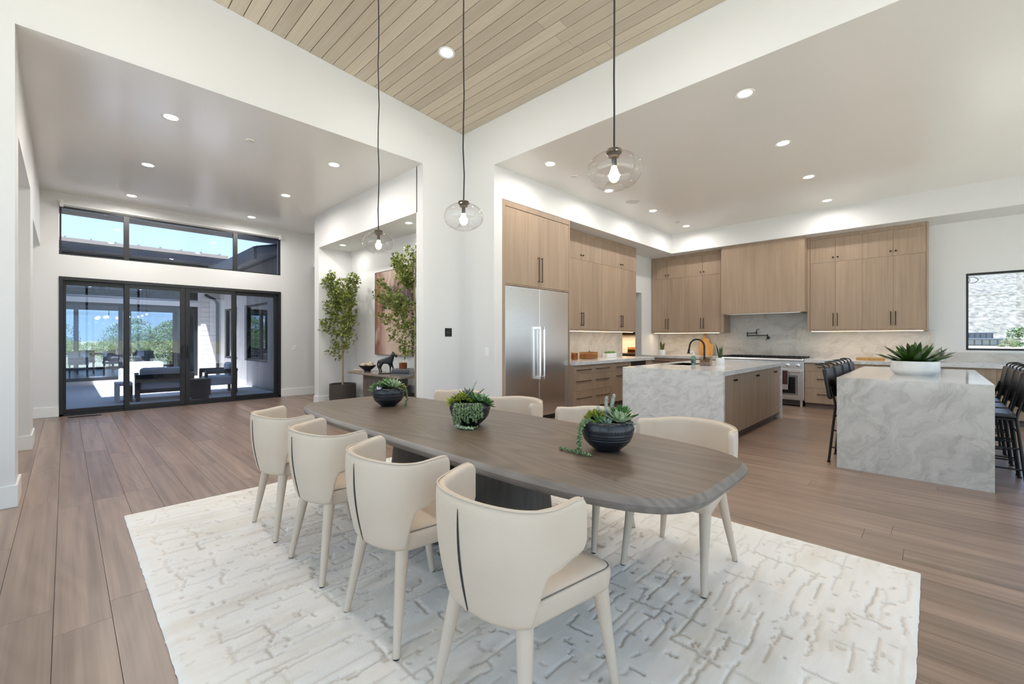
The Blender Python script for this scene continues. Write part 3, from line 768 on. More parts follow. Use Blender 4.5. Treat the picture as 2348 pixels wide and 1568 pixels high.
for a, b, nm in ((RY0+.006, 2.335, 'small'), (2.345, RY1-.006, 'large')):
    d = bx(RX-.02, RX+.02, a, b, .145, .715).build('oven_door', 'steel', st, bevel=.004)
    MB().tube([(RX-.065, a+.03, .675), (RX-.065, b-.03, .675)], .014, 12).build('handle', 'chrome', d, smooth=50)
    for yy in (a+.05, b-.05): bx(RX-.07, RX-.018, yy-.012, yy+.012, .663, .687).build('handle_mount', 'chrome', d, bevel=.003)
    bx(RX-.026, RX-.019, a+.09, b-.09, .215, .60).build('window_surround', 'book_grey', d, bevel=.003)
    bx(RX-.029, RX-.025, a+.13, b-.13, .25, .565).build('window_glass', 'smoked_black', d)
    for k in range(4): bx(RX-.030, RX-.0285, a+.14, b-.14, .30+k*.07, .304+k*.07).build('rack_line', 'bronze_pull', d)
bx(RX+.03, XW-.05, RY0+.02, RY1-.02, .02, .12).build('kick_plate', 'kick_dark', st)
for yy in (RY0+.02, RY0+.50, RY1-.06): bx(RX+.0, RX+.04, yy, yy+.04, 0, .14).build('foot', 'steel', st)
tw = thing('dish_towel', 'pale folded dish towel hanging from the right oven door handle', 'towel', (RX-.084, 2.14, .30))
g = MB(); nn = 10
for s_, zt in ((0, .39), (1, .39)):
    for i in range(nn+1): g.v.append(((.022 if s_ else 0)+.004*math.sin(i*1.3+s_), -.12+.24*i/nn, .02 if not s_ else .12)); 
    for i in range(nn+1): g.v.append(((.022 if s_ else 0)+.002*math.sin(i*1.3+s_), -.12+.24*i/nn, zt))
for s_ in (0, 1):
    o_ = s_*2*(nn+1)
    for i in range(nn): g.f.append((o_+i, o_+i+1, o_+nn+2+i, o_+nn+1+i)); g.mi.append(0)
for i in range(nn): g.f.append((nn+1+i, nn+2+i, 3*(nn+1)+1+i, 3*(nn+1)+i)); g.mi.append(0)
o = g.build('cloth', 'towel', tw, smooth=60); bx(-.008, -.004, -.118, .118, .12, .39).build('striped_band', 'maroon_cloth', tw); md = o.modifiers.new('s', 'SOLIDIFY'); md.thickness = .004
# pot filler
pf = thing('pot_filler', 'black jointed pot filler tap on the stone wall above the stove', 'tap', (XW-.02, 2.60, 1.33))
MB().tube([(0, 0, 0), (-.012, 0, 0), (-.013, 0, 0), (-.075, 0, 0)], [.032, .032, .014, .014], 14).build('wall_mount', 'black_metal', pf, smooth=40)
MB().tube([(-.075, 0, -.02), (-.075, 0, .075)], .013, 10).tube([(-.09, 0, -.02), (-.12, .02, -.06)], .006, 8).build('valve', 'black_metal', pf, smooth=40)
MB().tube([(-.075, 0, .055), (-.075, .40, .045)], .0095, 10).build('arm', 'black_metal', pf, smooth=40)
MB().tube([(-.075, .40, .025), (-.075, .40, .125)], .0135, 10).build('joint', 'black_metal', pf, smooth=40)
MB().tube([(-.075, .40, .105), (-.075, .215, .11)], .0095, 10).build('arm', 'black_metal', pf, smooth=40)
MB().tube([(-.075, .215, .075), (-.075, .215, .165)], .013, 10).tube([(-.075, .215, .165), (-.075, .215, .185), (-.09, .15, .187)], .006, 8).build('spout', 'black_metal', pf, smooth=40)

# islands
i1 = thing('sink_island', 'white veined stone waterfall island with oak doors and a sink', 'kitchen island', (0, 0, 0))
IX0, IX1, IY0, IY1 = 5.45, 8.25, 1.785, 3.125
SX0, SX1, SY0, SY1 = 6.45, 7.2, 2.60, 3.0
top = MB().box(IX0, SX0, IY0, IY1, .86, .915).box(SX1, IX1, IY0, IY1, .86, .915).box(SX0, SX1, IY0, SY0, .86, .915).box(SX0, SX1, SY1, IY1, .86, .915)
top.build('stone_top', 'marble', i1)
bx(IX0, IX0+.045, IY0, IY1, 0, .86).build('stone_end', 'marble', i1)
bx(IX1-.045, IX1, IY0, IY1, 0, .86).build('stone_end', 'marble', i1)
bx(IX0+.045, IX1-.045, IY0+.05, IY1-.05, .10, .62).box(IX0+.045, IX1-.045, IY0+.05, SY0-.04, .62, .858).build('carcass', 'cabinet_oak', i1)
bx(IX0+.045, IX1-.045, IY0+.10, IY0+.12, 0, .10).build('toe_kick', 'kick_wood', i1)
bx(SX0, SX1, SY0, SY1, .64, .66).box(SX0-.01, SX0, SY0, SY1, .64, .905).box(SX1, SX1+.01, SY0, SY1, .64, .905).box(SX0, SX1, SY0-.01, SY0, .64, .905).box(SX0, SX1, SY1, SY1+.01, .64, .905).build('sink_basin', 'sink_black', i1)
es = [5.497, 5.925, 6.41, 6.90, 7.40, 7.885, 8.203]
for i, (a, b) in enumerate(zip(es, es[1:])):
    d = bx(a+.0015, b-.0015, IY0+.027, IY0+.048, .103, .857).build('door', 'cabinet_oak', i1, bevel=.0012)
    kx = b-.035 if i % 2 == 0 else a+.035
    knob(d, (kx, IY0+.027, .785))
fa = thing('kitchen_faucet', 'black gooseneck faucet on the sink island', 'faucet', (6.95, 2.56, .915))
MB().lathe([(0, 0), (.027, 0), (.027, .01), (.018, .03), (.016, .10), (0, .10)], 18).build('base', 'black_metal', fa, smooth=40)
arc = [(0, 0, .09), (0, 0, .27)]+[(0, .115-.115*math.cos(a), .27+.115*math.sin(a)) for a in [PI*i/12 for i in range(1, 12)]]+[(0, .233, .255), (0, .243, .21)]
MB().tube(arc, .0135, 12).build('gooseneck', 'black_metal', fa, smooth=60)
MB().tube([(0, .24, .225), (0, .246, .17), (0, .248, .165), (0, .249, .158)], [.016, .019, .025, .025], 14).build('spray_head', 'black_metal', fa, smooth=40)
MB().tube([(.015, 0, .07), (.07, 0, .10)], .006, 8).build('lever', 'black_metal', fa, smooth=40)

i2 = thing('seating_island', 'large grey swirled stone waterfall island with bar stools on both sides', 'kitchen island', (0, 0, 0))
JX0, JX1, JY0, JY1 = 5.49, 7.98, -.377, .705
bx(JX0, JX1, JY0, JY1, .862, .915).build('stone_top', 'marble_swirl', i2)
bx(JX0, JX0+.05, JY0, JY1, 0, .862).build('stone_end', 'marble_swirl', i2)
bx(JX1-.05, JX1, JY0, JY1, 0, .862).build('stone_end', 'marble_swirl', i2, bevel=.002)
bx(JX0+.05, JX1-.05, -.02, .34, 0, .862).build('centre_panel', 'cabinet_oak', i2)

# counter decor
def snake(parent, n, h, r0, spread, m, seed, w=.022, z0=0):
    rr = random.Random(seed)
    for i in range(n):
        a = 2*PI*i/n+rr.uniform(-.4, .4); tilt = rr.uniform(.15, 1)*spread; hh = h*rr.uniform(.65, 1.05); ww = w*rr.uniform(.8, 1.15)
        mb = MB(); N_ = 6; d = Vector((math.cos(a), math.sin(a), 0)); sd = Vector((-math.sin(a), math.cos(a), 0)); tw_ = rr.uniform(-.8, .8)
        rows = []
        for k in range(N_+1):
            f = k/N_; ctr = d*(r0*rr.uniform(.9, 1)+tilt*hh*(f**1.4)) + Vector((0, 0, z0+hh*f*(1-.12*tilt)))
            wd = ww*(.55+.9*f-1.45*f**2.6) if f < 1 else .0005
            s2_ = (sd*math.cos(tw_*f)+d*math.sin(tw_*f))
            rows.append([ctr-s2_*wd, ctr-d*.006*(1-f), ctr+s2_*wd])
        vs = [p for r_ in rows for p in r_]; fs = []
        for k in range(N_): fs += [(3*k, 3*k+1, 3*k+4, 3*k+3), (3*k+1, 3*k+2, 3*k+5, 3*k+4)]
        mb.add(vs, fs); mb.build('leaf', m, parent, smooth=70)
def pot(parent, r, h, m='white_ceramic', taper=.92, wall=.006, soil=True, n=28):
    MB().lathe([(0, 0), (r*taper, 0), (r, h*.08), (r, h), (r-wall, h), (r-wall, h*.82), (0, h*.82)], n).build('pot', m, parent, smooth=40)
    if soil: MB().lathe([(0, h*.83), (r-wall-.001, h*.83)], n).build('soil', 'soil', parent)
p = thing('snake_plant', 'small snake plant in a tall ribbed white pot on the sink island corner', 'potted plant', (6.98, 2.335, .915))
pot(p, .062, .105); snake(p, 9, .25, .02, .35, 'snake_leaf', 4, .02, .085)
p = thing('snake_plant', 'yellow green snake plant in a short white pot in the far left counter corner', 'potted plant', (10.2, 4.77, .915))
pot(p, .075, .125); snake(p, 10, .26, .03, .45, 'snake_yellow', 9, .03, .10)
sd_ = thing('soap_dispenser', 'pale green pump soap bottle beside the island sink', 'soap bottle', (6.62, 2.60, .915))
MB().lathe([(0, 0), (.033, 0), (.036, .01), (.036, .10), (.028, .125), (.014, .135), (.014, .145), (0, .145)], 20).build('bottle', 'soap_glass', sd_, smooth=50)
MB().lathe([(0, .004), (.031, .004), (.033, .09), (0, .09)], 16).build('liquid', 'succ_frost', sd_, smooth=40)
bx(-.038, -.0362, -.022, .022, .03, .085).build('paper_label', 'book_navy', sd_)
MB().lathe([(0, .145), (.016, .145), (.016, .165), (.007, .168), (.007, .195), (0, .195)], 14).tube([(0, 0, .195), (-.02, .03, .195), (-.024, .04, .185)], .006, 8).build('pump', 'pump_white', sd_, smooth=40)
tb = thing('glass_box', 'smoky glass storage box beside the soap bottle on the sink island', 'storage box', (6.63, 2.42, .915), .2)
MB().box(-.09, .09, -.075, .075, 0, .12).build('box_body', 'smoke_glass', tb, bevel=.006)
bx(-.075, .075, -.06, .06, .01, .075).build('box_contents', 'console_marble', tb)
MB().box(-.092, .092, -.077, .077, .12, .132).build('lid', 'globe_glass', tb, bevel=.004)
MB().sphere((-.02, -.02, .145), .014, 12, 8).build('lid_knob', 'chrome', tb, smooth=80)
cn = thing('candle_jar', 'round amber glass candle jar beside the refrigerator', 'candle', (6.62, 4.80, .915))
MB().lathe([(0, 0), (.06, 0), (.063, .01), (.063, .125), (.058, .125), (.058, .012), (0, .012)], 28).build('jar', 'amber_glass', cn, smooth=40)
MB().lathe([(0, .013), (.056, .013), (.056, .085), (0, .085)], 24).build('wax', 'cream_ball', cn, smooth=40)
MB().lathe([(0, .126), (.065, .126), (.065, .142), (0, .142)], 28).build('lid', 'brass_rope', cn, smooth=40)
ab = thing('amber_box', 'low rectangular amber glass box on the refrigerator wall counter', 'storage box', (7.13, 4.83, .915))
bx(-.20, .20, -.08, .08, 0, .125).build('box_body', 'amber_glass', ab, bevel=.006)
bx(-.19, .19, -.07, .07, .008, .09).build('box_contents', 'brass_rope', ab)
bx(-.202, .202, -.082, .082, .126, .137).build('lid', 'amber_glass', ab, bevel=.004)
MB().sphere((-.05, -.05, .15), .014).build('lid_knob', 'copper_box', ab, smooth=80)
wpn_ = thing('moss_planter', 'low white rectangular planter of green moss with ring handles', 'planter', (7.86, 4.80, .915))
bx(-.17, .17, -.06, .06, 0, .095).build('trough', 'white_ceramic', wpn_, bevel=.006)
mm = MB(); rr = random.Random(5)
for k in range(46): mm.sphere((rr.uniform(-.15, .15), rr.uniform(-.045, .045), .098+rr.uniform(0, .02)), rr.uniform(.014, .026), 7, 5)
mm.build('moss', 'succ_green', wpn_, smooth=80)
for s_ in (-1, 1): MB().tube([(s_*.172, .0+.024*math.cos(a), .05+.03*math.sin(a)) for a in [2*PI*i/16 for i in range(16)]], .004, 6, close=True).build('ring_handle', 'chrome', wpn_, smooth=60)
def board(label, loc, w, h, rot, m='acacia'):
    t = thing('cutting_board', label, 'cutting board', loc, 0, 'leaning cutting boards', rot=rot)
    n = 8; pts = []
    pr = [(-w/2, .015), (-w/2+.015, 0), (w/2-.015, 0), (w/2, .015), (w/2, h*.70), (w/2-.02, h*.75), (.045, h*.78), (.028, h*.82), (.026, h*.97), (.012, h), (-.012, h), (-.026, h*.97), (-.028, h*.82), (-.045, h*.78), (-w/2+.02, h*.75), (-w/2, h*.70)]
    n = len(pr); mb = MB(); mb.add([(-.01, a, b) for a, b in pr]+[(.01, a, b) for a, b in pr], [tuple(range(n)), tuple(reversed(range(n, 2*n)))]+[(i, n+i, n+(i+1) % n, (i+1) % n) for i in range(n)])
    mb.build('board', m, t, bevel=.003, recalc=True)
    MB().tube([(-.0105, .009*math.cos(a), h*.93+.009*math.sin(a)) for a in [2*PI*i/12 for i in range(12)]], .003, 6, close=True).build('hang_hole', 'kick_dark', t, smooth=60)
board('tall acacia cutting board leaning on the stone behind the faucet', (10.62, 3.93, .917), .23, .53, (0, .16, 0))
board('shorter acacia cutting board leaning in front of the tall one', (10.56, 3.80, .917), .22, .34, (0, .19, 0), 'acacia')
tr = thing('wooden_tray', 'small low wooden tray on the counter behind the big island', 'tray', (10.35, .83, .915))
MB().box(-.08, .08, -.20, .20, 0, .012).box(-.08, -.068, -.20, .20, .012, .045).box(.068, .08, -.20, .20, .012, .045).build('tray', 'acacia', tr, bevel=.003)

# ------------------------------------------------------------------ agave and stools at the big island
def blade(parent, base, az, el, L, w, m, curl=.5, name='leaf', thick=.25, n=8, fold=.35):
    """fleshy pointed leaf: leaves the base at elevation el, curls up by curl along its length"""
    d = Vector((math.cos(az), math.sin(az), 0)); sd = Vector((-math.sin(az), math.cos(az), 0)); up = Vector((0, 0, 1))
    p = Vector(base); rows = []
    for k in range(n+1):
        f = k/n; a = el+curl*f
        dirv = d*math.cos(a)+up*math.sin(a); nrm = -d*math.sin(a)+up*math.cos(a)
        if k: p = p+dirv*(L/n)
        wd = w*(.5+1.25*f-.1*f*f)*(1-f)**.75 if f < .999 else .0004
        wd = max(wd, .0004)
        rows += [[p-sd*wd+nrm*wd*fold, p-nrm*wd*thick, p+sd*wd+nrm*wd*fold, p+nrm*wd*.05]]
    mb = MB(); mb.loft([r for r in rows]); 
    return mb.build(name, m, parent, smooth=70) if parent is not None else mb
ag = thing('agave_bowl', 'spiky dark green agave in a low round white bowl on the big island', 'potted plant', (6.52, .145, .915))
MB().lathe([(0, 0), (.165, 0), (.17, .006), (.175, .014), (.198, .035), (.205, .06), (.205, .15), (.196, .15), (.196, .115), (0, .115)], 48).build('pot', 'white_ceramic', ag, smooth=40)
MB().lathe([(0, .118), (.195, .118)], 40).build('soil', 'soil', ag)
rr = random.Random(2)
for ring, (n_, el, L, w, r0) in enumerate(((10, .16, .34, .046, .03), (9, .45, .30, .050, .025), (7, .85, .26, .046, .015), (4, 1.2, .21, .036, .008))):
    for i in range(n_):
        a = 2*PI*(i+.5*(ring % 2))/n_+rr.uniform(-.15, .15)
        blade(ag, (r0*math.cos(a), r0*math.sin(a), .12), a, el+rr.uniform(-.08, .12), L*rr.uniform(.88, 1.1), w, 'agave_leaf', .28)
dp = thing('dusty_succulent', 'small dusty green spiky succulent in a glass pot behind the agave', 'potted plant', (10.35, -.10, .915))
MB().lathe([(0, 0), (.05, 0), (.055, .01), (.055, .10), (.05, .10), (.05, .02), (0, .02)], 24).build('pot', 'globe_glass', dp, smooth=40)
MB().lathe([(0, .021), (.048, .021), (.048, .075), (0, .08)], 20).build('pebbles', 'paper', dp, smooth=40)
for i in range(34):
    a = rr.uniform(0, 2*PI); blade(dp, (0, 0, .08), a, rr.uniform(.15, 1.3), rr.uniform(.13, .2), .012, 'dusty_plant', .25, n=5)

def make_stool(label, loc, rz, group):
    t = thing('bar_stool', label, 'bar stool', loc, rz, group)
    for sx_ in (-1, 1):
        MB().tube([(sx_*.215, -.215, 0), (sx_*.185, -.165, .60)], .0105, 8).build('leg', 'black_metal', t, smooth=50)
        MB().tube([(sx_*.222, .22, 0), (sx_*.19, .165, .60), (sx_*.186, .175, .66), (sx_*.18, .215, .80)], .0115, 8).build('leg', 'black_metal', t, smooth=50)
        for yy in (-.215, .22): MB().cyl((sx_*.2185, yy, 0), .016, .012, 12).build('glide', 'dark_rubber', t)
    for zz in (.16, .34):
        f = zz/.6
        for sx_ in (-1, 1): MB().tube([(sx_*(.215-.03*f), -.215+.05*f, zz), (sx_*(.222-.032*f), .22-.055*f, zz)], .0075, 8).build('side_stretcher', 'black_metal', t, smooth=50)
        MB().tube([(-.215+.03*f, -.215+.05*f, zz+.03), (.215-.03*f, -.215+.05*f, zz+.03)], .0075, 8).build('front_stretcher', 'black_metal', t, smooth=50)
    MB().tube([(-.195, .175, .48), (.195, .175, .48)], .0075, 8).build('rear_stretcher', 'black_metal', t, smooth=50)
    MB().tube([(-.185, -.165, .592), (.185, -.165, .592), (.19, .165, .592), (-.19, .165, .592)], .0095, 8, close=True).build('seat_rail', 'black_metal', t, smooth=50)
    o = bx(-.205, .205, -.205, .165, .602, .642).build('seat', 'black_leather', t, bevel=.016, seg=4)
    mb = MB(); N_ = 10; rows = []
    for k in range(N_+1):
        x_ = -.205+.41*k/N_; c_ = .028*(1-(x_/.205)**2)
        rows.append([(x_, .188+c_, .665), (x_, .226+c_, .665), (x_, .276+c_, .985), (x_, .238+c_, .985)])
    mb.loft(rows); mb.build('backrest', 'black_leather', t, smooth=50, bevel=.014, seg=4)
    MB().tube([(-.15, .262, .93), (-.15, .268, 1.005), (-.148, .285, 1.022), (-.14, .335, 1.028), (-.11, .355, 1.028), (.11, .355, 1.028), (.14, .335, 1.028), (.148, .285, 1.022), (.15, .268, 1.005), (.15, .262, .93)], .0075, 8).build('handle_rail', 'black_metal', t, smooth=60)
    return t
proto = make_stool('black metal bar stool nearest the dining room, on the stove side of the big island', (5.87, .575, 0), 0, 'bar stools at the big island')
order = ['second', 'third', 'farthest']
for i, x in enumerate((6.47, 7.07, 7.66)): copy_tree(proto, None, (x, .575, 0), 0, f'{order[i]} black bar stool from the dining room, on the stove side of the big island')
lab = ['nearest', 'second', 'third', 'farthest']
for i, x in enumerate((6.035, 6.58, 7.13, 7.67)): copy_tree(proto, None, (x, -.365, 0), PI, f'{lab[i]} black bar stool along the window side of the big island, at the right edge')

# ------------------------------------------------------------------ rug (carved pile)
RX0, RX1, RYa, RYb = .302, 3.31, .048, 4.27
nx, ny = 430, 603
xs = np.linspace(RX0, RX1, nx); ys = np.linspace(RYa, RYb, ny)
H = np.ones((ny, nx)); Cg = np.zeros((ny, nx))
rs = np.random.RandomState(11)
def smooth_noise(shape, cells, seed):
    r = np.random.RandomState(seed).rand(cells[0]+2, cells[1]+2)
    yy = np.linspace(0, cells[0], shape[0]); xx = np.linspace(0, cells[1], shape[1])
    y0 = np.floor(yy).astype(int); x0 = np.floor(xx).astype(int); fy = (yy-y0)[:, None]; fx = (xx-x0)[None, :]
    fy = fy*fy*(3-2*fy); fx = fx*fx*(3-2*fx)
    a = r[np.ix_(y0, x0)]; b = r[np.ix_(y0, x0+1)]; c = r[np.ix_(y0+1, x0)]; d = r[np.ix_(y0+1, x0+1)]
    return (a*(1-fx)+b*fx)*(1-fy)+(c*(1-fx)+d*fx)*fy
X_, Y_ = np.meshgrid(xs, ys)
gx, gy = xs[1]-xs[0], ys[1]-ys[0]
def carve(i0, j0, horiz, n_, depth, wd, wob, tint):
    """broken groove: horiz runs along x (columns), else along y (rows)"""
    off = 0.0
    for k in range(n_):
        off += rs.uniform(-wob, wob)
        if rs.rand() < .06: off += rs.choice((-1, 1))*wd*1.2
        for w_ in range(-1, wd+1):
            j, i = (j0+k, i0+int(round(off))+w_) if horiz else (j0+int(round(off))+w_, i0+k)
            if 0 <= i < ny and 0 <= j < nx:
                e_ = depth*(.28 if w_ in (-1, wd) else 1)
                H[i, j] = min(H[i, j], 1-e_); Cg[i, j] = max(Cg[i, j], tint*e_)
# long cracks across the rug (along x), a few centimetres apart
y = 2
while y < ny:
    x = rs.randint(0, 30)
    while x < nx:
        n_ = rs.randint(10, 62)
        if rs.rand() < .72: carve(y+rs.randint(-1, 2), x, True, n_, rs.uniform(.35, .9), 1, .16, rs.uniform(.3, .9))
        x += n_+rs.randint(4, 40)
    y += rs.randint(5, 12)
# broken chains along y, with small worn patches
x = 14
while x < nx:
    y = rs.randint(0, 14); off = 0
    while y < ny:
        n_ = rs.randint(6, 30); wd = rs.choice((1, 1, 1, 2))
        if rs.rand() < .66: carve(y, x+off, False, n_, rs.uniform(.4, .95), wd, .4, rs.uniform(.4, 1))
        if rs.rand() < .10: carve(y, x+off-2, False, rs.randint(4, 9), rs.uniform(.5, .9), rs.randint(3, 6), .6, rs.uniform(.5, .9))
        y += n_+rs.randint(0, 14); off += rs.randint(-5, 6); off = max(-14, min(14, off))
    x += rs.randint(22, 40)
for k in range(900):   # flecks
    carve(rs.randint(0, ny), rs.randint(0, nx), bool(rs.rand() < .5), rs.randint(2, 8), rs.uniform(.4, 1), rs.choice((1, 1, 2)), .5, rs.uniform(.4, 1))
mask = np.minimum.reduce([(X_-RX0)/.03, (RX1-X_)/.03, (Y_-RYa)/.03, (RYb-Y_)/.03]).clip(0, 1)
fade = .55+.75*smooth_noise((ny, nx), (9, 7), 4)
fade[:, :] *= np.clip(.72+.28*(X_-RX0)/1.2, 0, 1.0)
H = 1-(1-H)*np.clip(fade, .35, 1.0)*(mask > .9); Cg = Cg*np.clip(fade, .3, 1)*(mask > .9)
Zr = .0035+.0105*H*np.sqrt(mask)+.0008*rs.rand(ny, nx)
xe = X_ + .003*(smooth_noise((ny, nx), (120, 80), 8)-.5)*(1-mask)*2; ye = Y_ + .003*(smooth_noise((ny, nx), (120, 80), 9)-.5)*(1-mask)*2
verts = np.stack([xe, ye, Zr], -1).reshape(-1, 3)
idx = np.arange(nx*ny).reshape(ny, nx)
faces = np.stack([idx[:-1, :-1], idx[:-1, 1:], idx[1:, 1:], idx[1:, :-1]], -1).reshape(-1, 4)
me = bpy.data.meshes.new('area_rug'); me.from_pydata(verts.tolist(), [], faces.tolist()); me.shade_smooth()
at = me.attributes.new('groove', 'FLOAT', 'POINT'); at.data.foreach_set('value', Cg.reshape(-1).astype(np.float32))
t = NT('rug_pile'); ga = t.n('Attribute', attribute_name='groove').outputs['Fac']
n1 = t.noise(t.mapg(t.pos(), (1.2, 5, 1)), 1, 4, .6).outputs[0]; n2 = t.noise(t.pos(), 300, 2).outputs[0]
sepx = t.n('SeparateXYZ', i_0=t.pos()).outputs[0]
c0 = t.ramp(n1, [(.3, (.77, .69, .59)), (.5, (.87, .82, .76)), (.8, (.91, .88, .85))])
c1 = t.mix(t.math('MULTIPLY', n2, .16), c0, (.55, .51, .46))
c2 = t.mix(t.math('MULTIPLY', ga, .9), c1, (.42, .36, .29))
t.p(Base__Color=c2, Roughness=.95, Sheen__Weight=.2); t.bump(n2, .5, .003)
me.materials.append(M['rug_pile'])
rug = thing('area_rug', 'large cream carved pile rug under the dining table', 'rug', (0, 0, 0))
o = bpy.data.objects.new('pile', me); COL.objects.link(o); o.parent = rug
bx(RX0, RX1, RYa, RYb, .0005, .0036).build('backing', 'cushion_white', rug)
RZ = .0150

# ------------------------------------------------------------------ dining table
TX, TY, TZ_ = 1.80, 2.215, .762
def super_out(a, b, n=4.6, N=96, off=0.0):
    pts = []
    for i in range(N):
        th_ = 2*PI*i/N; c_, s_ = math.cos(th_), math.sin(th_)
        x_ = a*math.copysign(abs(c_)**(2/n), c_); y_ = b*math.copysign(abs(s_)**(2/n), s_)
        pts.append((x_, y_))
    if off:
        q_ = []
        for i, p_ in enumerate(pts):
            a_, b_ = Vector(pts[i-1]), Vector(pts[(i+1) % N]); d_ = (b_-a_).normalized(); q_.append((p_[0]+d_.y*off, p_[1]-d_.x*off))
        return q_
    return pts
dt = thing('dining_table', 'long dark grey brown oak dining table with rounded corners and sculpted pedestals', 'dining table', (TX, TY, 0))
rings = []
for z, off in ((.706, -.05), (.706, -.012), (.710, -.004), (.728, .010), (.740, .012), (.7605, -.006), (.762, -.010)):
    rings.append([(x_, y_, z) for x_, y_ in super_out(.53, 1.64, off=off, N=120)])
mb = MB(); mb.cur = 1; mb.loft(rings, cap=False); mb.cur = 0
n = 120; mb.add(rings[-1], [tuple(range(n))]); mb.cur = 1; mb.add(rings[0], [tuple(reversed(range(n)))])
mb.build('table_top', ['table_oak', 'table_side_lit'], dt, smooth=35)
for s_ in (-1, 1):
    rings = []
    for z, a, b in ((RZ, .25, .40), (.05, .245, .395), (.35, .185, .355), (.62, .15, .335), (.706, .145, .332)):
        rings.append([(x_, y_+s_*.36*(1 if z > 0 else 1), z) for x_, y_ in super_out(a, b, 2.6, 48)])
    MB().loft(rings).build('pedestal', 'pedestal_oak', dt, smooth=40)
    st_ = MB()
# ------------------------------------------------------------------ upholstered chairs
def interp(ctrl, s_):
    n_ = len(ctrl)-1; f = s_*n_; i = min(int(f), n_-1); u = f-i
    p0 = Vector(ctrl[max(i-1, 0)]) if i > 0 else Vector((ctrl[1][0], -ctrl[1][1])); p1 = Vector(ctrl[i]); p2 = Vector(ctrl[i+1]); p3 = Vector(ctrl[min(i+2, n_)])
    return .5*((2*p1)+(p2-p0)*u+(2*p0-5*p1+4*p2-p3)*u*u+(-p0+3*p1-3*p2+p3)*u**3)
CT = [(-.285, 0), (-.271, .105), (-.222, .196), (-.145, .245), (-.075, .262), (-.005, .268)]
CB = [(-.240, 0), (-.230, .09), (-.195, .165), (-.135, .203), (-.07, .222), (0, .235)]
ZB, ZT = .405, .795
def shell_pt(s_, z, off=0.0):
    sg = 1 if s_ >= 0 else -1; a = abs(s_); v = max(0, min(1.05, (z-ZB)/(ZT-ZB)))
    b = interp(CB, a); t_ = interp(CT, a); bow = .016*math.sin(PI*min(v, 1))
    p_ = b.lerp(t_, v)
    if off or bow:
        d_ = (interp(CB, min(1, a+.02)).lerp(interp(CT, min(1, a+.02)), v)-interp(CB, max(0, a-.02)).lerp(interp(CT, max(0, a-.02)), v))
        if d_.length > 1e-6:
            d_.normalize(); p_ = p_+Vector((-d_.y, d_.x))*(off+bow)
    return Vector((p_.x, sg*p_.y, z))
def smooth01(x_): x_ = max(0, min(1, x_)); return x_*x_*(3-2*x_)
def z_low(a):
    z = ZB
    if a > .50: z = ZB+(.585-ZB)*(1-(1-min(1, (a-.50)/.15))**2.8)
    if a > .62: z += .03*smooth01((a-.62)/.25)
    if a > .90: z += .05*((a-.90)/.10)**2.2
    return z
def z_top(a):
    z = ZT-.012*smooth01((a-.1)/.5)+.012*smooth01((a-.55)/.4)
    if a > .92: z -= .032*((a-.92)/.08)**2.2
    return z
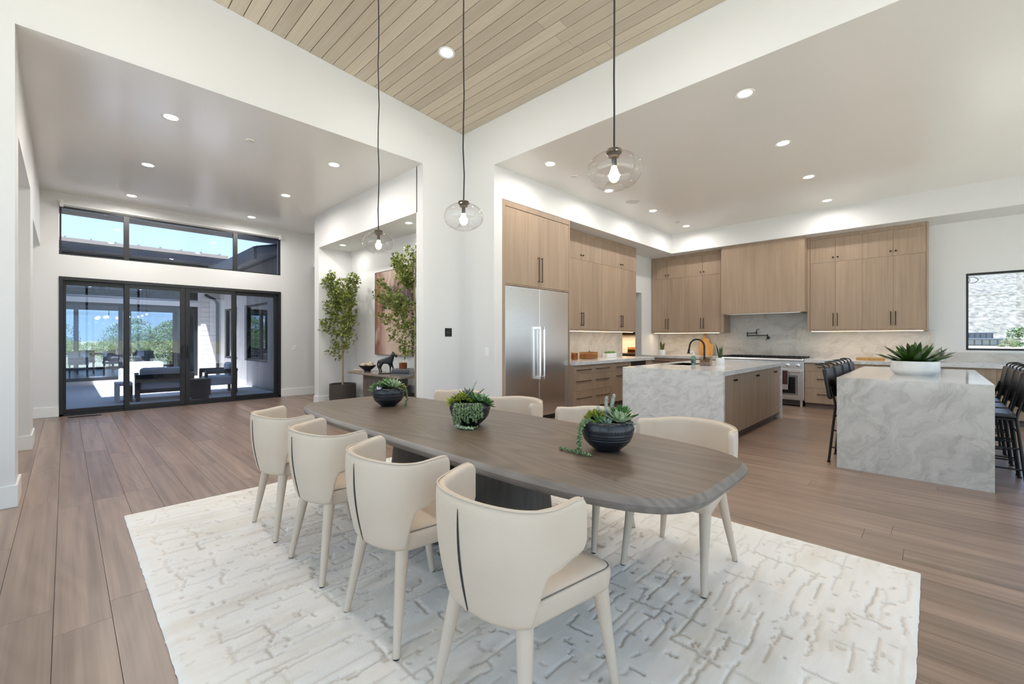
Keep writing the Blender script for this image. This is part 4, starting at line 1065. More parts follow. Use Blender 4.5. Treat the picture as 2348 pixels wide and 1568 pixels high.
def make_chair():
    t = thing('dining_chair', 'chair', 'dining chair', (0, 0, 0), 0, 'cream upholstered chairs around the dining table')
    hc = [.48*i/11 for i in range(11)]+[.48+.18*i/14 for i in range(14)]+[.66+.34*i/11 for i in range(12)]; cols = [-a for a in reversed(hc[1:])]+hc; R_ = 9; NC = len(cols)-1
    mb = MB(); vs = []
    for s_ in cols:
        a = abs(s_); z0, z1 = z_low(a), z_top(a)
        for k in range(R_+1): vs.append(shell_pt(s_, z0+(z1-z0)*k/R_))
    fs = [(i*(R_+1)+k, (i+1)*(R_+1)+k, (i+1)*(R_+1)+k+1, i*(R_+1)+k+1) for i in range(NC) for k in range(R_)]
    mb.add(vs, fs); o = mb.build('backrest', 'upholstery', t, smooth=180, recalc=True)
    md = o.modifiers.new('s', 'SOLIDIFY'); md.thickness = .034; md.offset = 0
    md = o.modifiers.new('b', 'SUBSURF'); md.levels = 1; md.render_levels = 1
    # piping round the upper rim and the cut-outs, dark slit down the middle of the back
    rim = [shell_pt(s_, z_top(abs(s_))-.003, .0125) for s_ in cols if abs(s_) < .95]
    MB().tube(rim, .0032, 6).build('rim_piping', 'piping', t, smooth=80)
    for sg in (-1, 1):
        low = [shell_pt(sg*a, z_low(a)+.005, .0135) for a in [.497+.38*(i/40)**1.5 for i in range(41)]]
        MB().tube(low, .0028, 6).build('side_piping', 'piping', t, smooth=80)
    sl = MB(); L_, R2 = [], []
    for k in range(13):
        f = k/12; z = ZB+.015+(ZT-ZB-.05)*f; w_ = .0042*math.sin(PI*min(1, .06+f*.94))**.7+.0006
        p_ = shell_pt(0, z, .0); bw = .016*math.sin(PI*(z-ZB)/(ZT-ZB))
        x_ = p_.x-.0186
        L_.append((x_, -w_, z)); R2.append((x_, w_, z))
    sl.add(L_+R2, [(k, k+1, 14+k, 13+k) for k in range(12)])
    sl.build('back_slit', 'seam_dark', t)
    MB().tube([(a_[0]-.002, a_[1]-.004+.0, a_[2]) for a_ in [(l[0], -l[1]+.006, l[2]) for l in L_]], .003, 6).build('slit_piping', 'piping', t, smooth=80)
    # seat
    def outl(off):
        pts = [(-.205, -.185), (-.205, .185), (.225, .25), (.225, -.25)]
        r_ = .055; out = []
        q = [Vector(p_) for p_ in pts]
        q = [Vector((-.205-off, -.185-off)), Vector((-.205-off, .185+off)), Vector((.225+off, .247+off)), Vector((.225+off, -.247-off))]
        for i in range(4):
            a_, b_, c_ = q[i-1], q[i], q[(i+1) % 4]; d1_, d2_ = (a_-b_).normalized(), (c_-b_).normalized()
            for k in range(7):
                u = k/6; p1_ = b_+d1_*r_*(1-u); p2_ = b_+d2_*r_*u
                out.append((b_+d1_*r_*(1-u)**2+d2_*r_*u*u))
        return out
    def ring(off, z): return [(p_.x, p_.y, z) for p_ in reversed(outl(off))]
    MB().loft([ring(-.03, .392), ring(-.006, .396), ring(.0, .41), ring(.004, .45), ring(.002, .468), ring(-.003, .474)]).build('seat_frame', 'upholstery', t, smooth=60)
    MB().loft([ring(-.006, .470), ring(-.005, .477), ring(-.012, .485), ring(-.04, .491), ring(-.09, .495), ring(-.14, .496)]).build('seat', 'upholstery', t, smooth=60)
    MB().tube([(p_.x, p_.y, .4755) for p_ in outl(-.0025)], .002, 6, close=True).build('seat_piping', 'piping_dark', t, smooth=80)
    for sg in (-1, 1):
        for (x0_, y0_, x1_, y1_, rt) in ((-.232, .222, -.165, .160, .029), (.262, .226, .185, .205, .031)):
            lg = MB().tube([(x0_, sg*y0_, .004), (x0_+(x1_-x0_)*.5, sg*(y0_+(y1_-y0_)*.5), .21), (x1_, sg*y1_, .42)], [.0145, .0215, rt], 18).build('leg', 'upholstery', t, smooth=60)
            MB().cyl((x0_, sg*y0_, 0), .0125, .006, 14).build('glide', 'dark_rubber', lg)
    return t
ch = make_chair()
ch.location = (1.165, 3.225, RZ)
ch['label'] = 'cream upholstered dining chair farthest from the camera on the near side, by the sliding doors'
nl = ['second cream dining chair from the sliding doors on the near side of the table', 'third cream dining chair from the sliding doors on the near side of the table', 'nearest and largest looking cream dining chair, in the foreground with its seat in view']
for y, l in zip((2.51, 1.78, 1.075), nl): copy_tree(ch, None, (1.165, y, RZ), 0, l)
fl_ = ['cream dining chair on the kitchen side with four legs in view, nearest the big island', 'second cream dining chair on the kitchen side, partly behind the nearest succulent bowl', 'cream dining chair on the kitchen side in front of the refrigerator', 'farthest cream dining chair on the kitchen side, mostly hidden by the middle succulent bowl']
for y, l in zip((1.05, 1.70, 2.50, 3.20), fl_): copy_tree(ch, None, (2.49, y, RZ), PI, l)

# ------------------------------------------------------------------ succulent bowls on the table
def rosette(parent, c, R, m, rings=4, n0=8, tilt=(0, 0), seed=0, name='rosette', thick=.3):
    R *= 1.22
    rr = random.Random(seed); mb = MB()
    for k in range(rings):
        f = k/(rings-1); el = .1+1.15*f; L = R*(1-.55*f); n_ = max(4, int(n0-k*1.2))
        for i in range(n_):
            a = 2*PI*(i+.5*(k % 2))/n_+rr.uniform(-.12, .12)
            b = blade(None, (0, 0, R*.1*f), a, el+rr.uniform(-.1, .1), L*rr.uniform(.9, 1.1), L*.22, m, .35, n=5, thick=thick)
            mb.add(b.v, b.f)
    mb.xf(Matrix.Translation(Vector(c)) @ Euler((tilt[0], tilt[1], 0)).to_matrix().to_4x4())
    return mb.build(name, m, parent, smooth=70)
def spike(parent, c, h, r, lean, m, seed=0):
    mb = MB(); rr = random.Random(seed); n_ = int(h/.008)
    for k in range(n_):
        f = k/n_; ctr = Vector(c)+Vector((lean[0]*f*f, lean[1]*f*f, h*f)); w_ = r*(1-.45*f)
        for i in range(5):
            a = 2*PI*i/5+k*.63
            b = blade(None, ctr, a, .35, w_, w_*.34, m, .5, n=3); mb.add(b.v, b.f)
    return mb.build('frosty_spike', m, parent, smooth=70)
def cluster(parent, c, R, m, n_, seed, name='lime_cluster', ls=.024):
    R *= 1.15
    mb = MB(); rr = random.Random(seed)
    for k in range(n_):
        a = rr.uniform(0, 2*PI); e_ = rr.uniform(.1, PI/2); p_ = Vector(c)+R*Vector((math.cos(a)*math.cos(e_), math.sin(a)*math.cos(e_), math.sin(e_)*.8))
        for j in range(4):
            b = blade(None, p_, rr.uniform(0, 2*PI), rr.uniform(.0, .9), ls*rr.uniform(.7, 1.2), ls*.3, m, .4, n=3); mb.add(b.v, b.f)
    return mb.build(name, m, parent, smooth=70)
def pearls(parent, path, seed, m='string_pearls', r=.0045, den=.0034, fat=.010):
    rr = random.Random(seed); mb = MB()
    pts = [Vector(p_) for p_ in path]
    mb.tube(pts, .0016, 5)
    for a_, b_ in zip(pts, pts[1:]):
        L = (b_-a_).length; n_ = max(1, int(L/den))
        for k in range(n_):
            p_ = a_.lerp(b_, k/n_)
            for j in range(2):
                q = p_+Vector((rr.uniform(-1, 1), rr.uniform(-1, 1), rr.uniform(-.7, .9)))*fat
                if q.z < r*1.4: q.z = r*1.4
                mb.sphere(q, r*rr.uniform(.75, 1.15), 6, 4, (1, 1, 1.1))
    return mb.build('trailing_string', m, parent, smooth=80)
def bowl(label, loc, rz=0):
    t = thing('succulent_bowl', label, 'planter', loc, rz, 'black bowls of succulents on the dining table')
    prof = [(0, 0), (.056, 0), (.062, .004), (.088, .022), (.110, .042)]
    z = .042; prof += [(.1165, .050), (.1175, .052), (.1165, .054), (.1215, .060), (.1225, .062), (.1215, .064), (.125, .070), (.126, .072), (.125, .074), (.1285, .083), (.1285, .098), (.124, .113), (.115, .124), (.110, .126), (.106, .124), (.112, .108), (.11, .10), (0, .10)]
    BH = 1.2; prof = [(r_, z_*BH) for r_, z_ in prof]
    b = MB().lathe(prof, 64).build('bowl', 'ceramic_black', t, smooth=50)
    mb = MB()
    for row, (zz, rr_, n_) in enumerate(((.1145, .1232, 52), (.0915, .1287, 52))):
        for i in range(n_):
            a = 2*PI*i/n_; c_ = Vector((rr_*math.cos(a), rr_*math.sin(a), zz*BH))
            mb.sphere(c_, .0019, 6, 4, (1, 1, 2.6))
    mb.build('dash_relief', 'ceramic_black', b, smooth=80)
    for i in range(8):
        zz = MB(); a0 = 2*PI*i/8
        for j in range(3):
            pts = []
            for (u, v) in ((0, .043-.004*j), (.22, .024), (.44, .043-.004*j)):
                a = a0+u+.03*j; r_ = .088+(v-.022)*1.1+.0006
                pts.append((r_*math.cos(a), r_*math.sin(a), v*BH))
            zz.tube(pts, .0009, 4)
        zz.build('zigzag_line', 'bronze_dark', b, smooth=80)
    MB().lathe([(0, .103*BH), (.109, .103*BH)], 40).build('soil', 'soil', t)
    return t
Rv = Vector((math.sin(YAW), -math.cos(YAW), 0)); Fv = Vector((math.cos(YAW), math.sin(YAW), 0))
def V(r, f, z): return tuple(Rv*r+Fv*f+Vector((0, 0, z+(.022 if z > .09 else 0))))
TT = TZ_
# nearest bowl: trailing string over its left rim
b = bowl('nearest black bowl of succulents on the table, with a green string trailing to its left', (1.865, 1.155, TT))
rosette(b, V(.045, -.04, .12), .075, 'succ_pale', 5, 11, (.25, .2), 1)
cluster(b, V(-.055, .01, .115), .045, 'succ_lime', 60, 2)
for i, (r_, f_, h_, le) in enumerate(((-.035, -.0, .09, -.012), (-.005, .01, .135, .006), (.022, .02, .145, .02))):
    spike(b, V(r_, f_, .105), h_, .024, (Rv*le)[:2], 'succ_frost', i)
rosette(b, V(.075, .03, .125), .085, 'succ_green', 4, 12, (-.1, .3), 5, 'spiky_rosette', .2)
rosette(b, V(-.045, -.06, .112), .055, 'succ_green', 4, 9, (.4, -.1), 6, 'green_rosette')
rosette(b, V(-.02, -.085, .112), .045, 'succ_blue', 4, 8, (.6, .1), 7, 'blue_rosette')
rosette(b, V(.03, .07, .115), .06, 'succ_green', 4, 9, (-.3, 0), 8, 'green_rosette')
for k, sft in enumerate((0, .014, -.012)):
    pearls(b, [V(-.085, -.03+sft, .12), V(-.118, -.05+sft, .128), V(-.14, -.06+sft, .10), V(-.148, -.07+sft, .06), V(-.15, -.08+sft, .02), V(-.155-.01*k, -.085+sft, .008)], 20+k, fat=.009)
pearls(b, [V(-.155, -.075, .01), V(-.185, -.05, .008), V(-.215, -.02, .008), V(-.235, -.0, .008)], 30, fat=.008)
pearls(b, [V(-.145, -.085, .01), V(-.12, -.12, .007), V(-.10, -.13, .007)], 31, fat=.008)
# middle bowl: curtain of strings over the front
b = bowl('middle black bowl of succulents, its front covered by hanging strings', (1.80, 2.12, TT), .4)
b.rotation_euler = (0, 0, 0)
cluster(b, V(-.05, -.02, .115), .055, 'succ_lime', 90, 12)
rosette(b, V(-.105, -.02, .115), .055, 'succ_lime', 4, 8, (.2, -.5), 13, 'lime_rosette')
rosette(b, V(.02, .0, .12), .085, 'succ_green', 4, 11, (.2, .1), 14, 'green_rosette', .2)
rosette(b, V(.065, .0, .125), .075, 'succ_pale', 4, 9, (0, .3), 15)
rosette(b, V(.10, -.03, .115), .06, 'succ_green', 4, 9, (.2, .6), 16, 'green_rosette')
rosette(b, V(-.02, .03, .13), .10, 'dusty_plant', 3, 9, (0, 0), 17, 'thin_rosette', .1)
spike(b, V(.0, .01, .12), .135, .016, (Rv*.045)[:2], 'succ_blue', 18)
spike(b, V(.035, .02, .115), .09, .02, (Rv*.06)[:2], 'dusty_plant', 19)
for k in range(11):
    r0 = -.075+.015*k; ln = (.012, .02, .01, .055, .03, .012, .06, .03, .02, .06, .075)[k]
    pearls(b, [V(r0*.8, -.07, .118), V(r0*1.05, -.112, .122), V(r0*1.12, -.136, .095), V(r0*1.15, -.140, .05+ln*.3), V(r0*1.1, -.125, .012+ln)], 40+k, fat=.0065, r=.0042)
pearls(b, [V(-.07, -.12, .02), V(-.04, -.15, .008), V(.0, -.165, .008), V(.035, -.175, .008)], 60, m='succ_pale', fat=.009)
pearls(b, [V(-.03, -.14, .012), V(.02, -.145, .008), V(.055, -.14, .008)], 61, fat=.008)
# far bowl
b = bowl('farthest black bowl of succulents on the table, holding a small dark name card', (1.845, 3.20, TT))
rosette(b, V(.05, -.03, .13), .085, 'succ_pale', 5, 11, (.3, .15), 71)
rosette(b, V(-.06, -.01, .125), .06, 'succ_pale', 4, 9, (.1, -.2), 72, 'cream_rosette')
rosette(b, V(-.085, -.03, .112), .065, 'succ_green', 4, 9, (.3, -.4), 73, 'green_rosette')
rosette(b, V(-.015, .0, .12), .10, 'succ_green', 4, 13, (.1, 0), 74, 'spiky_rosette', .15)
cluster(b, V(.10, .0, .11), .03, 'succ_lime', 30, 75)
spike(b, V(.04, .02, .12), .085, .014, (0, 0), 'succ_frost', 76)
pearls(b, [V(.09, .06, .115), V(.125, .07, .11), V(.14, .05, .05), V(.135, .02, .01), V(.15, -.01, .007)], 77, fat=.008)
cdm = MB().box(-.026, .026, -.001, .001, -.018, .018)
cdm.xf(Matrix.Translation(Vector(V(-.045, -.105, .135))) @ Euler((-.3, 0, YAW-PI/2)).to_matrix().to_4x4())
cd_ = cdm.build('name_card', 'book_black', b)
mk = MB().box(-.019, .003, -.0016, -.001, -.004, .001).box(-.010, .012, -.0016, -.001, -.012, -.007).box(-.016, -.011, -.0016, -.001, -.012, .012).box(.002, .007, -.0016, -.001, -.012, .009).box(.011, .016, -.0016, -.001, -.012, .001)
mk.xf(Matrix.Translation(Vector(V(-.045, -.105, .135))) @ Euler((-.3, 0, YAW-PI/2)).to_matrix().to_4x4())
mk.build('card_mark', 'paper', cd_)

# ------------------------------------------------------------------ niche: potted trees, console, painting, objects
def potted_tree(label, loc, trunk, branches, seed, pr=.25, ph=.43, leaf=.056, dens=1.15):
    t = thing('potted_tree', label, 'potted tree', loc, 0, 'potted trees in the niche')
    MB().lathe([(0, 0), (pr*.86, 0), (pr*.95, .05), (pr, ph*.45), (pr*.985, ph), (pr*.9, ph), (pr*.9, ph*.88), (0, ph*.88)], 40).build('pot', 'concrete_pot', t, smooth=40)
    MB().lathe([(0, ph*.885), (pr*.895, ph*.885)], 32).build('soil', 'soil', t)
    rr = random.Random(seed); T_ = [Vector(p_) for p_ in trunk]
    wood_ = MB(); wood_.tube(T_, [.021-.013*i/(len(T_)-1) for i in range(len(T_))], 8)
    lf = MB()
    def leaf_at(p_, d_):
        L = leaf*rr.uniform(.7, 1.25); d_ = (d_+Vector((rr.uniform(-1, 1), rr.uniform(-1, 1), rr.uniform(-.5, 1)))*.8).normalized()
        s_ = d_.cross(Vector((rr.uniform(-1, 1), rr.uniform(-1, 1), 1))).normalized()*L*.27; n_ = d_.cross(s_).normalized()*L*.07
        lf.add([p_, p_+d_*L*.5+s_+n_, p_+d_*L, p_+d_*L*.5-s_+n_, p_+d_*L*.5-n_], [(0, 1, 4), (1, 2, 4), (2, 3, 4), (3, 0, 4)])
    def tr_at(z):
        for a_, b_ in zip(T_, T_[1:]):
            if a_.z <= z <= b_.z: return a_.lerp(b_, (z-a_.z)/(b_.z-a_.z))
        return T_[-1].copy()
    for (z0, dy, dx, dz, fill) in branches:
        s0 = tr_at(z0); e_ = s0+Vector((dx, dy, dz)); pts = []
        if e_.y+loc[1] > 8.6: ov = e_.y+loc[1]-8.6; e_.y -= ov; e_.x -= ov*.9
        for k in range(6):
            f = k/5; pts.append(s0.lerp(e_, f)+Vector((0, 0, -.06*math.sin(PI*f)))+Vector((rr.uniform(-.015, .015), rr.uniform(-.015, .015), 0))*(k > 0))
        wood_.tube(pts, [.009-.0065*k/5 for k in range(6)], 6)
        n_ = int(fill*dens*(e_-s0).length*130)
        for k in range(n_):
            f = rr.uniform(.22, 1.04); i = min(4, int(f*5)); p_ = pts[i].lerp(pts[i+1], min(1, f*5-i))
            rad = .046*(1.15-abs(f-.62))
            q = p_+Vector((rr.gauss(0, rad), rr.gauss(0, rad), rr.gauss(.015, rad*.9)))
            q.x = min(q.x, 4.09-loc[0]); q.y = min(q.y, 8.66-loc[1]); q.y = max(q.y, 5.37-loc[1])
            d_ = (q-p_)
            if rr.random() < .25: wood_.tube([p_, q], .0016, 4)
            for j in range(3): leaf_at(q+Vector((rr.uniform(-.02, .02),)*3), d_.normalized() if d_.length > 1e-4 else Vector((0, 0, 1)))
    wood_.build('trunk', 'bark', t, smooth=60)
    lf.build('foliage', 'tree_leaf', t)
    return t
potted_tree('shorter potted tree standing in the left end of the niche', (3.80, 8.32, 0), [(0, 0, .36), (.005, .01, .8), (-.005, .0, 1.3), (.01, -.01, 1.8), (0, 0, 2.15)],
            [(.98, .38, -.05, .10, .55), (1.06, -.14, -.05, .08, .3),
             (1.10, .32, -.1, .20, .9), (1.12, -.38, -.02, .24, 1.0),
             (1.32, .50, -.08, .33, 1.4), (1.34, -.44, -.05, .38, 1.4), (1.40, -.25, .12, .30, .8),
             (1.50, .42, -.05, .50, 1.6), (1.52, -.48, -.08, .52, 1.8), (1.6, .10, -.12, .36, .7),
             (1.75, .46, -.05, .72, 1.5), (1.76, .28, -.12, .80, 1.5), (1.8, -.52, -.05, .62, 1.6), (1.82, -.38, .06, .66, 1.4), (1.9, .06, .08, .55, 1.2), (1.95, -.12, -.1, .38, 1.1)], 21)
potted_tree('taller potted tree at the right end of the niche, partly hidden by the wall edge', (3.84, 5.83, 0), [(0, 0, .36), (.01, .02, .9), (0, .01, 1.5), (-.01, .03, 2.05), (0, .0, 2.45), (0, -.02, 2.62)],
            [(1.10, .42, -.05, .02, .7), (1.12, -.22, 0, .1, .5), (1.18, .60, -.06, .18, .75), (1.25, .36, .08, .26, .8), (1.3, -.25, 0, .2, .6),
             (1.45, .86, -.08, .22, 1.0), (1.5, .48, -.02, .22, 1.0), (1.55, -.25, .05, .25, .7),
             (1.66, 1.05, -.08, .38, 1.3), (1.72, .80, 0, .32, 1.2), (1.75, 1.0, -.05, .52, 1.0), (1.8, .5, -.1, .28, 1.1), (1.8, -.28, .05, .3, .7),
             (2.02, .30, -.05, .60, 1.7), (2.04, .40, -.08, .56, 1.9), (2.06, .52, -.02, .48, 1.7), (2.1, .10, .05, .35, .6), (2.2, -.2, 0, .3, .7), (2.35, -.05, -.06, .36, 1.0), (2.4, .06, -.05, .30, .9)], 33, dens=.8)
con = thing('console_table', 'marble topped console table with a dark wood block base in the niche', 'console table', (3.85, 6.86, 0))
bx(-.215, .215, -.90, .90, .675, .715).build('marble_top', 'console_marble', con, bevel=.006)
for k in range(7): bx(-.14, .14, -.56+k*.145, -.56+k*.145+.142, 0, .675).build('base_panel', 'console_wood', con, bevel=.002)
CTZ = .715
pa = thing('abstract_painting', 'large abstract painting in dusty pink and dark purple on the niche wall', 'painting', (4.16, 7.015, 1.785))
t = NT('abstract_paint'); v = t.obj(); sp_ = t.n('SeparateXYZ', i_0=v).outputs
nA = t.noise(t.mapg(v, (1, 2.2, 1.3)), 1.6, 6, .65, .6).outputs[0]; nB = t.noise(t.mapg(v, (1, 2, .8), (3, 1, 2)), 2.4, 5, .6, .8).outputs[0]
zz = t.math('ADD', sp_[2], t.math('MULTIPLY', t.math('SUBTRACT', nA, .5), .55))
yy_ = t.math('ADD', sp_[1], t.math('MULTIPLY', t.math('SUBTRACT', nB, .5), .5))
cA = t.ramp(t.math('MULTIPLY_ADD', zz, .6, .5), [(.0, (.55, .42, .34)), (.3, (.62, .47, .39)), (.52, (.50, .33, .25)), (.56, (.15, .085, .10)), (.74, (.11, .065, .085)), (.80, (.40, .26, .20)), (.92, (.48, .35, .29))])
cB = t.mix(t.ramp(yy_, [(.18, (0, 0, 0)), (.46, (1, 1, 1))]), cA, (.24, .11, .07))
cC = t.mix(t.math('MULTIPLY', t.ramp(nB, [(.5, (0, 0, 0)), (.62, (1, 1, 1))]), .4), cB, (.72, .62, .55))
t.p(Base__Color=cC, Roughness=.6); t.bump(nA, .2, .004)
bx(-.035, 0, -.625, .625, -.77, .77).build('canvas', 'abstract_paint', pa)
bx(-.04, 0, -.632, -.625, -.777, .777).box(-.04, 0, .625, .632, -.777, .777).box(-.04, 0, -.625, .625, .77, .777).box(-.04, 0, -.625, .625, -.777, -.77).build('edge_frame', 'console_wood', pa)
bw = thing('fruit_bowl', 'wide dark footed bowl of cream beads on the console', 'bowl', (3.80, 7.32, CTZ))
MB().lathe([(0, 0), (.06, 0), (.055, .025), (.075, .04), (.13, .085), (.155, .115), (.148, .115), (.07, .05), (0, .045)], 36).build('bowl', 'bronze_dark', bw, smooth=40)
rr = random.Random(6)
for k in range(14):
    a = rr.uniform(0, 2*PI); r_ = .11*math.sqrt(rr.random()); o = MB().sphere((0, 0, 0), .03, 12, 8).build('decor_ball', 'cream_ball', None, smooth=80)
    o.location = (3.80+r_*math.cos(a), 7.32+r_*math.sin(a), CTZ+.118+.012*(1-r_/.11)+(.03 if k > 9 else 0)); tag(o, 'small cream ball heaped in the dark bowl on the console', 'decor ball', 'cream balls in the console bowl')
gl = thing('bead_garland', 'cream bead garland lying over the left end of the console', 'garland', (3.75, 7.62, CTZ))
for k in range(9): MB().sphere((.01*math.sin(k), -.14+.033*k, .014), .014, 10, 7).build('bead', 'cream_ball', gl, smooth=80)
# bronze horse
hs = thing('horse_figurine', 'dark bronze standing horse figurine on the console', 'figurine', (3.78, 6.62, CTZ), -.6); hs.scale = (1.12, 1.12, 1.12)
bx(-.12, .12, -.04, .04, 0, .014).build('plinth', 'bronze_dark', hs, bevel=.003)
J = {}
vs = []; es_ = []; rad = []
def jn(n_, p_, r_, par=None):
    J[n_] = len(vs); vs.append(p_); rad.append(r_)
    if par: es_.append((J[par], J[n_]))
jn('hip', (-.07, 0, .205), .047); jn('belly', (-.015, 0, .198), .046, 'hip'); jn('chest', (.05, 0, .207), .047, 'belly')
jn('neck1', (.078, 0, .245), .038, 'chest'); jn('neck2', (.090, .003, .278), .031, 'neck1'); jn('poll', (.096, .008, .306), .026, 'neck2'); jn('head', (.126, -.012, .288), .022, 'poll'); jn('muzzle', (.150, -.024, .250), .016, 'head')
jn('ear', (.088, .006, .338), .005, 'poll')
jn('tail1', (-.112, 0, .205), .013, 'hip'); jn('tail2', (-.128, 0, .15), .013, 'tail1'); jn('tail3', (-.126, 0, .09), .006, 'tail2')
for sg, dx in ((1, .0), (-1, -.02)):
    n_ = 'a' if sg > 0 else 'b'
    jn('st'+n_, (-.072+dx*.4, sg*.022, .16), .026, 'hip'); jn('hk'+n_, (-.092+dx, sg*.022, .09), .0125, 'st'+n_); jn('ft'+n_, (-.078+dx, sg*.022, .05), .009, 'hk'+n_); jn('hf'+n_, (-.072+dx, sg*.022, .016), .0125, 'ft'+n_)
for sg, dx in ((1, .045), (-1, -.008)):
    n_ = 'c' if sg > 0 else 'd'
    jn('sh'+n_, (.058+dx*.2, sg*.02, .155), .022, 'chest'); jn('kn'+n_, (.062+dx*.7, sg*.02, .09), .011, 'sh'+n_); jn('ff'+n_, (.062+dx*.9, sg*.02, .05), .0085, 'kn'+n_); jn('fh'+n_, (.066+dx, sg*.02, .016), .012, 'ff'+n_)
me = bpy.data.meshes.new('horse'); me.from_pydata(vs, es_, []); o = bpy.data.objects.new('horse_body', me); COL.objects.link(o); o.parent = hs
md = o.modifiers.new('skin', 'SKIN')
if not me.skin_vertices: me.attributes.new('x', 'FLOAT', 'POINT')
if len(me.skin_vertices) == 0:
    bpy.context.view_layer.objects.active = o
for i, sv in enumerate(me.skin_vertices[0].data if len(me.skin_vertices) else []):
    sv.radius = (rad[i], rad[i]); sv.use_root = (i == 0)
md2 = o.modifiers.new('sub', 'SUBSURF'); md2.levels = 2; md2.render_levels = 2
me.materials.append(M['bronze_dark'])
# books
bk = [(.32, .24, .030, 'book_grey'), (.31, .235, .026, 'book_black'), (.30, .23, .030, 'book_navy'), (.29, .22, .024, 'book_grey')]
z = CTZ; bl = ['lowest grey book of the stack on the console', 'black covered book second from the bottom of the console stack', 'navy book second from the top of the console stack', 'grey book on top of the console stack, under the rust box']
for (L, Wd, h, m), l in zip(bk, bl):
    t_ = thing('book', l, 'book', (3.82, 6.17, z), .62+random.uniform(-.05, .05), 'stack of books on the console')
    bx(-Wd/2, Wd/2, -L/2, L/2, 0, .003).box(-Wd/2, Wd/2, -L/2, L/2, h-.003, h).box(-Wd/2, -Wd/2+.004, -L/2, L/2, .003, h-.003).build('cover', m, t_)
    bx(-Wd/2+.004, Wd/2-.005, -L/2+.004, L/2-.004, .003, h-.003).build('pages', 'paper', t_)
    z += h
cbx = thing('rust_box', 'small rust red cylindrical box on the stacked books', 'box', (3.82, 6.17, z))
MB().lathe([(0, 0), (.06, 0), (.064, .004), (.064, .062), (.06, .066), (0, .066)], 8).build('body', 'copper_box', cbx, smooth=25)
MB().lathe([(0, .066), (.062, .066), (.065, .07), (.065, .092), (.06, .096), (0, .096)], 8).build('lid', 'copper_box', cbx, smooth=25)

# ------------------------------------------------------------------ pantry seen through the doorway
pc = thing('pantry_cabinet', 'dark oak pantry cabinets glimpsed through the doorway', 'cabinet', (0, 0, 0))
bx(11.05, 11.59, Y0+.18, 7.6, .0, .86).build('base', 'pantry_wood', pc)
bx(11.03, 11.59, Y0+.17, 7.6, .865, .905).build('counter', 'marble', pc)
for k in range(4): bx(11.2, 11.59, Y0+.2+k*.58, Y0+.2+k*.58+.575, 1.42, 2.6).build('upper_door', 'pantry_wood', pc, bevel=.002)
lamp('pantry_strip', (11.3, 6.2, 1.40), 10, (1, .72, .42), 2.0, pc, size_y=.03, rot=(0, 0, PI/2))
pp = thing('pantry_plant', 'dark spiky plant in a white pot inside the pantry', 'potted plant', (11.2, 5.70, .905))
pot(pp, .09, .13); snake(pp, 14, .40, .02, .8, 'snake_leaf', 14, .016, .11)
pb = thing('pantry_box', 'amber box on the pantry counter', 'storage box', (11.25, 6.12, .905))
bx(-.09, .09, -.13, .13, 0, .15).build('box_body', 'amber_glass', pb, bevel=.006); bx(-.08, .08, -.12, .12, .01, .10).build('box_contents', 'brass_rope', pb); bx(-.092, .092, -.132, .132, .151, .163).build('lid', 'amber_glass', pb)

# ------------------------------------------------------------------ courtyard and far wing
struct('floor_patio', bx(-9, 3.62, YD+.25, 17.3, -.2, -.012), 'patio_stone')
gr = MB(); N = 60
t = NT('meadow'); nz = t.noise(t.pos(), .35, 6, .7).outputs[0]
t.p(Base__Color=t.ramp(nz, [(.3, (.16, .18, .07)), (.5, (.34, .30, .18)), (.7, (.42, .38, .26))]), Roughness=.95)
struct('floor_ground', bx(-900, 1500, -400, 1500, -.6, -.35), 'meadow')
struct('floor_terrace', bx(-30, 3.9, -30, YD+.2, -.34, -.22), 'terrace_stone')
struct('floor_terrace_right', bx(3.9, 12.0, -30, -4.9, -.34, -.22), 'terrace_stone')
# far wing of the house
FY = 17.2
fw = MB()
fw.box(-9, -3.1, FY, FY+.2, 0, 3.9).box(3.02, 3.7, FY, FY+.2, 0, 3.9).box(-3.1, 3.02, FY, FY+.2, 2.35, 2.55).box(-3.1, 3.02, FY, FY+.2, 3.12, 3.9).box(-3.1, 3.02, FY, FY+.2, -.1, .10)
wfar = struct('wall_courtyard_far', fw, 'siding')
z = .02
while z < 3.75:
    unit('siding_board', 'siding', wfar, (3.36, FY-.012, z+.075), (.53, .022, .148)); 
    if 2.34 < z+.075 < 2.56: unit('siding_board', 'siding', wfar, (0, FY-.012, z+.075), (6.1, .022, .148))
    z += .155
glazed('window_3', 'y', FY+.1, -3.1, 3.02, 2.55, 3.12, [-3.1, -1.4, .75, 1.95, 3.02], 1, th=.10, glassm='far_glass', sash=.06)
fd = glazed('door_2', 'y', FY+.1, -3.1, 3.02, .10, 2.35, [-3.1, -1.55, -.25, 1.15, 2.45, 3.02], 1, th=.10, glassm='far_glass', sash=.09)
for xx in (1.05, 1.25): MB().tube([(xx, FY-.02, .85), (xx, FY-.02, 1.2)], .014, 8).build('pull_handle', 'chrome', fd)
glazed('window_12', 'y', FY-.03, -3.1, 3.3, 3.22, 3.70, 5, 1, th=.06, glassm='mirror_glass', sash=.04, depth=.05)
fr_ = thing('far_roof', 'dark metal roof over the far wing of the courtyard', 'roof', (0, 0, 0))
fm = MB(); fm.add([(-9, FY-.62, 3.85), (3.7, FY-.62, 3.85), (3.7, FY+9, 4.5), (-9, FY+9, 4.5), (-9, FY-.62, 4.0), (3.7, FY-.62, 4.0), (3.7, FY+9, 4.65), (-9, FY+9, 4.65)], [(0,1,2,3), (7,6,5,4), (0,4,5,1), (1,5,6,2), (2,6,7,3), (3,7,4,0)])
fm.build('roof_deck', 'roof_metal', fr_)
bx(-9, 3.7, FY-.66, FY-.60, 3.72, 4.01).build('fascia', 'fascia', fr_)
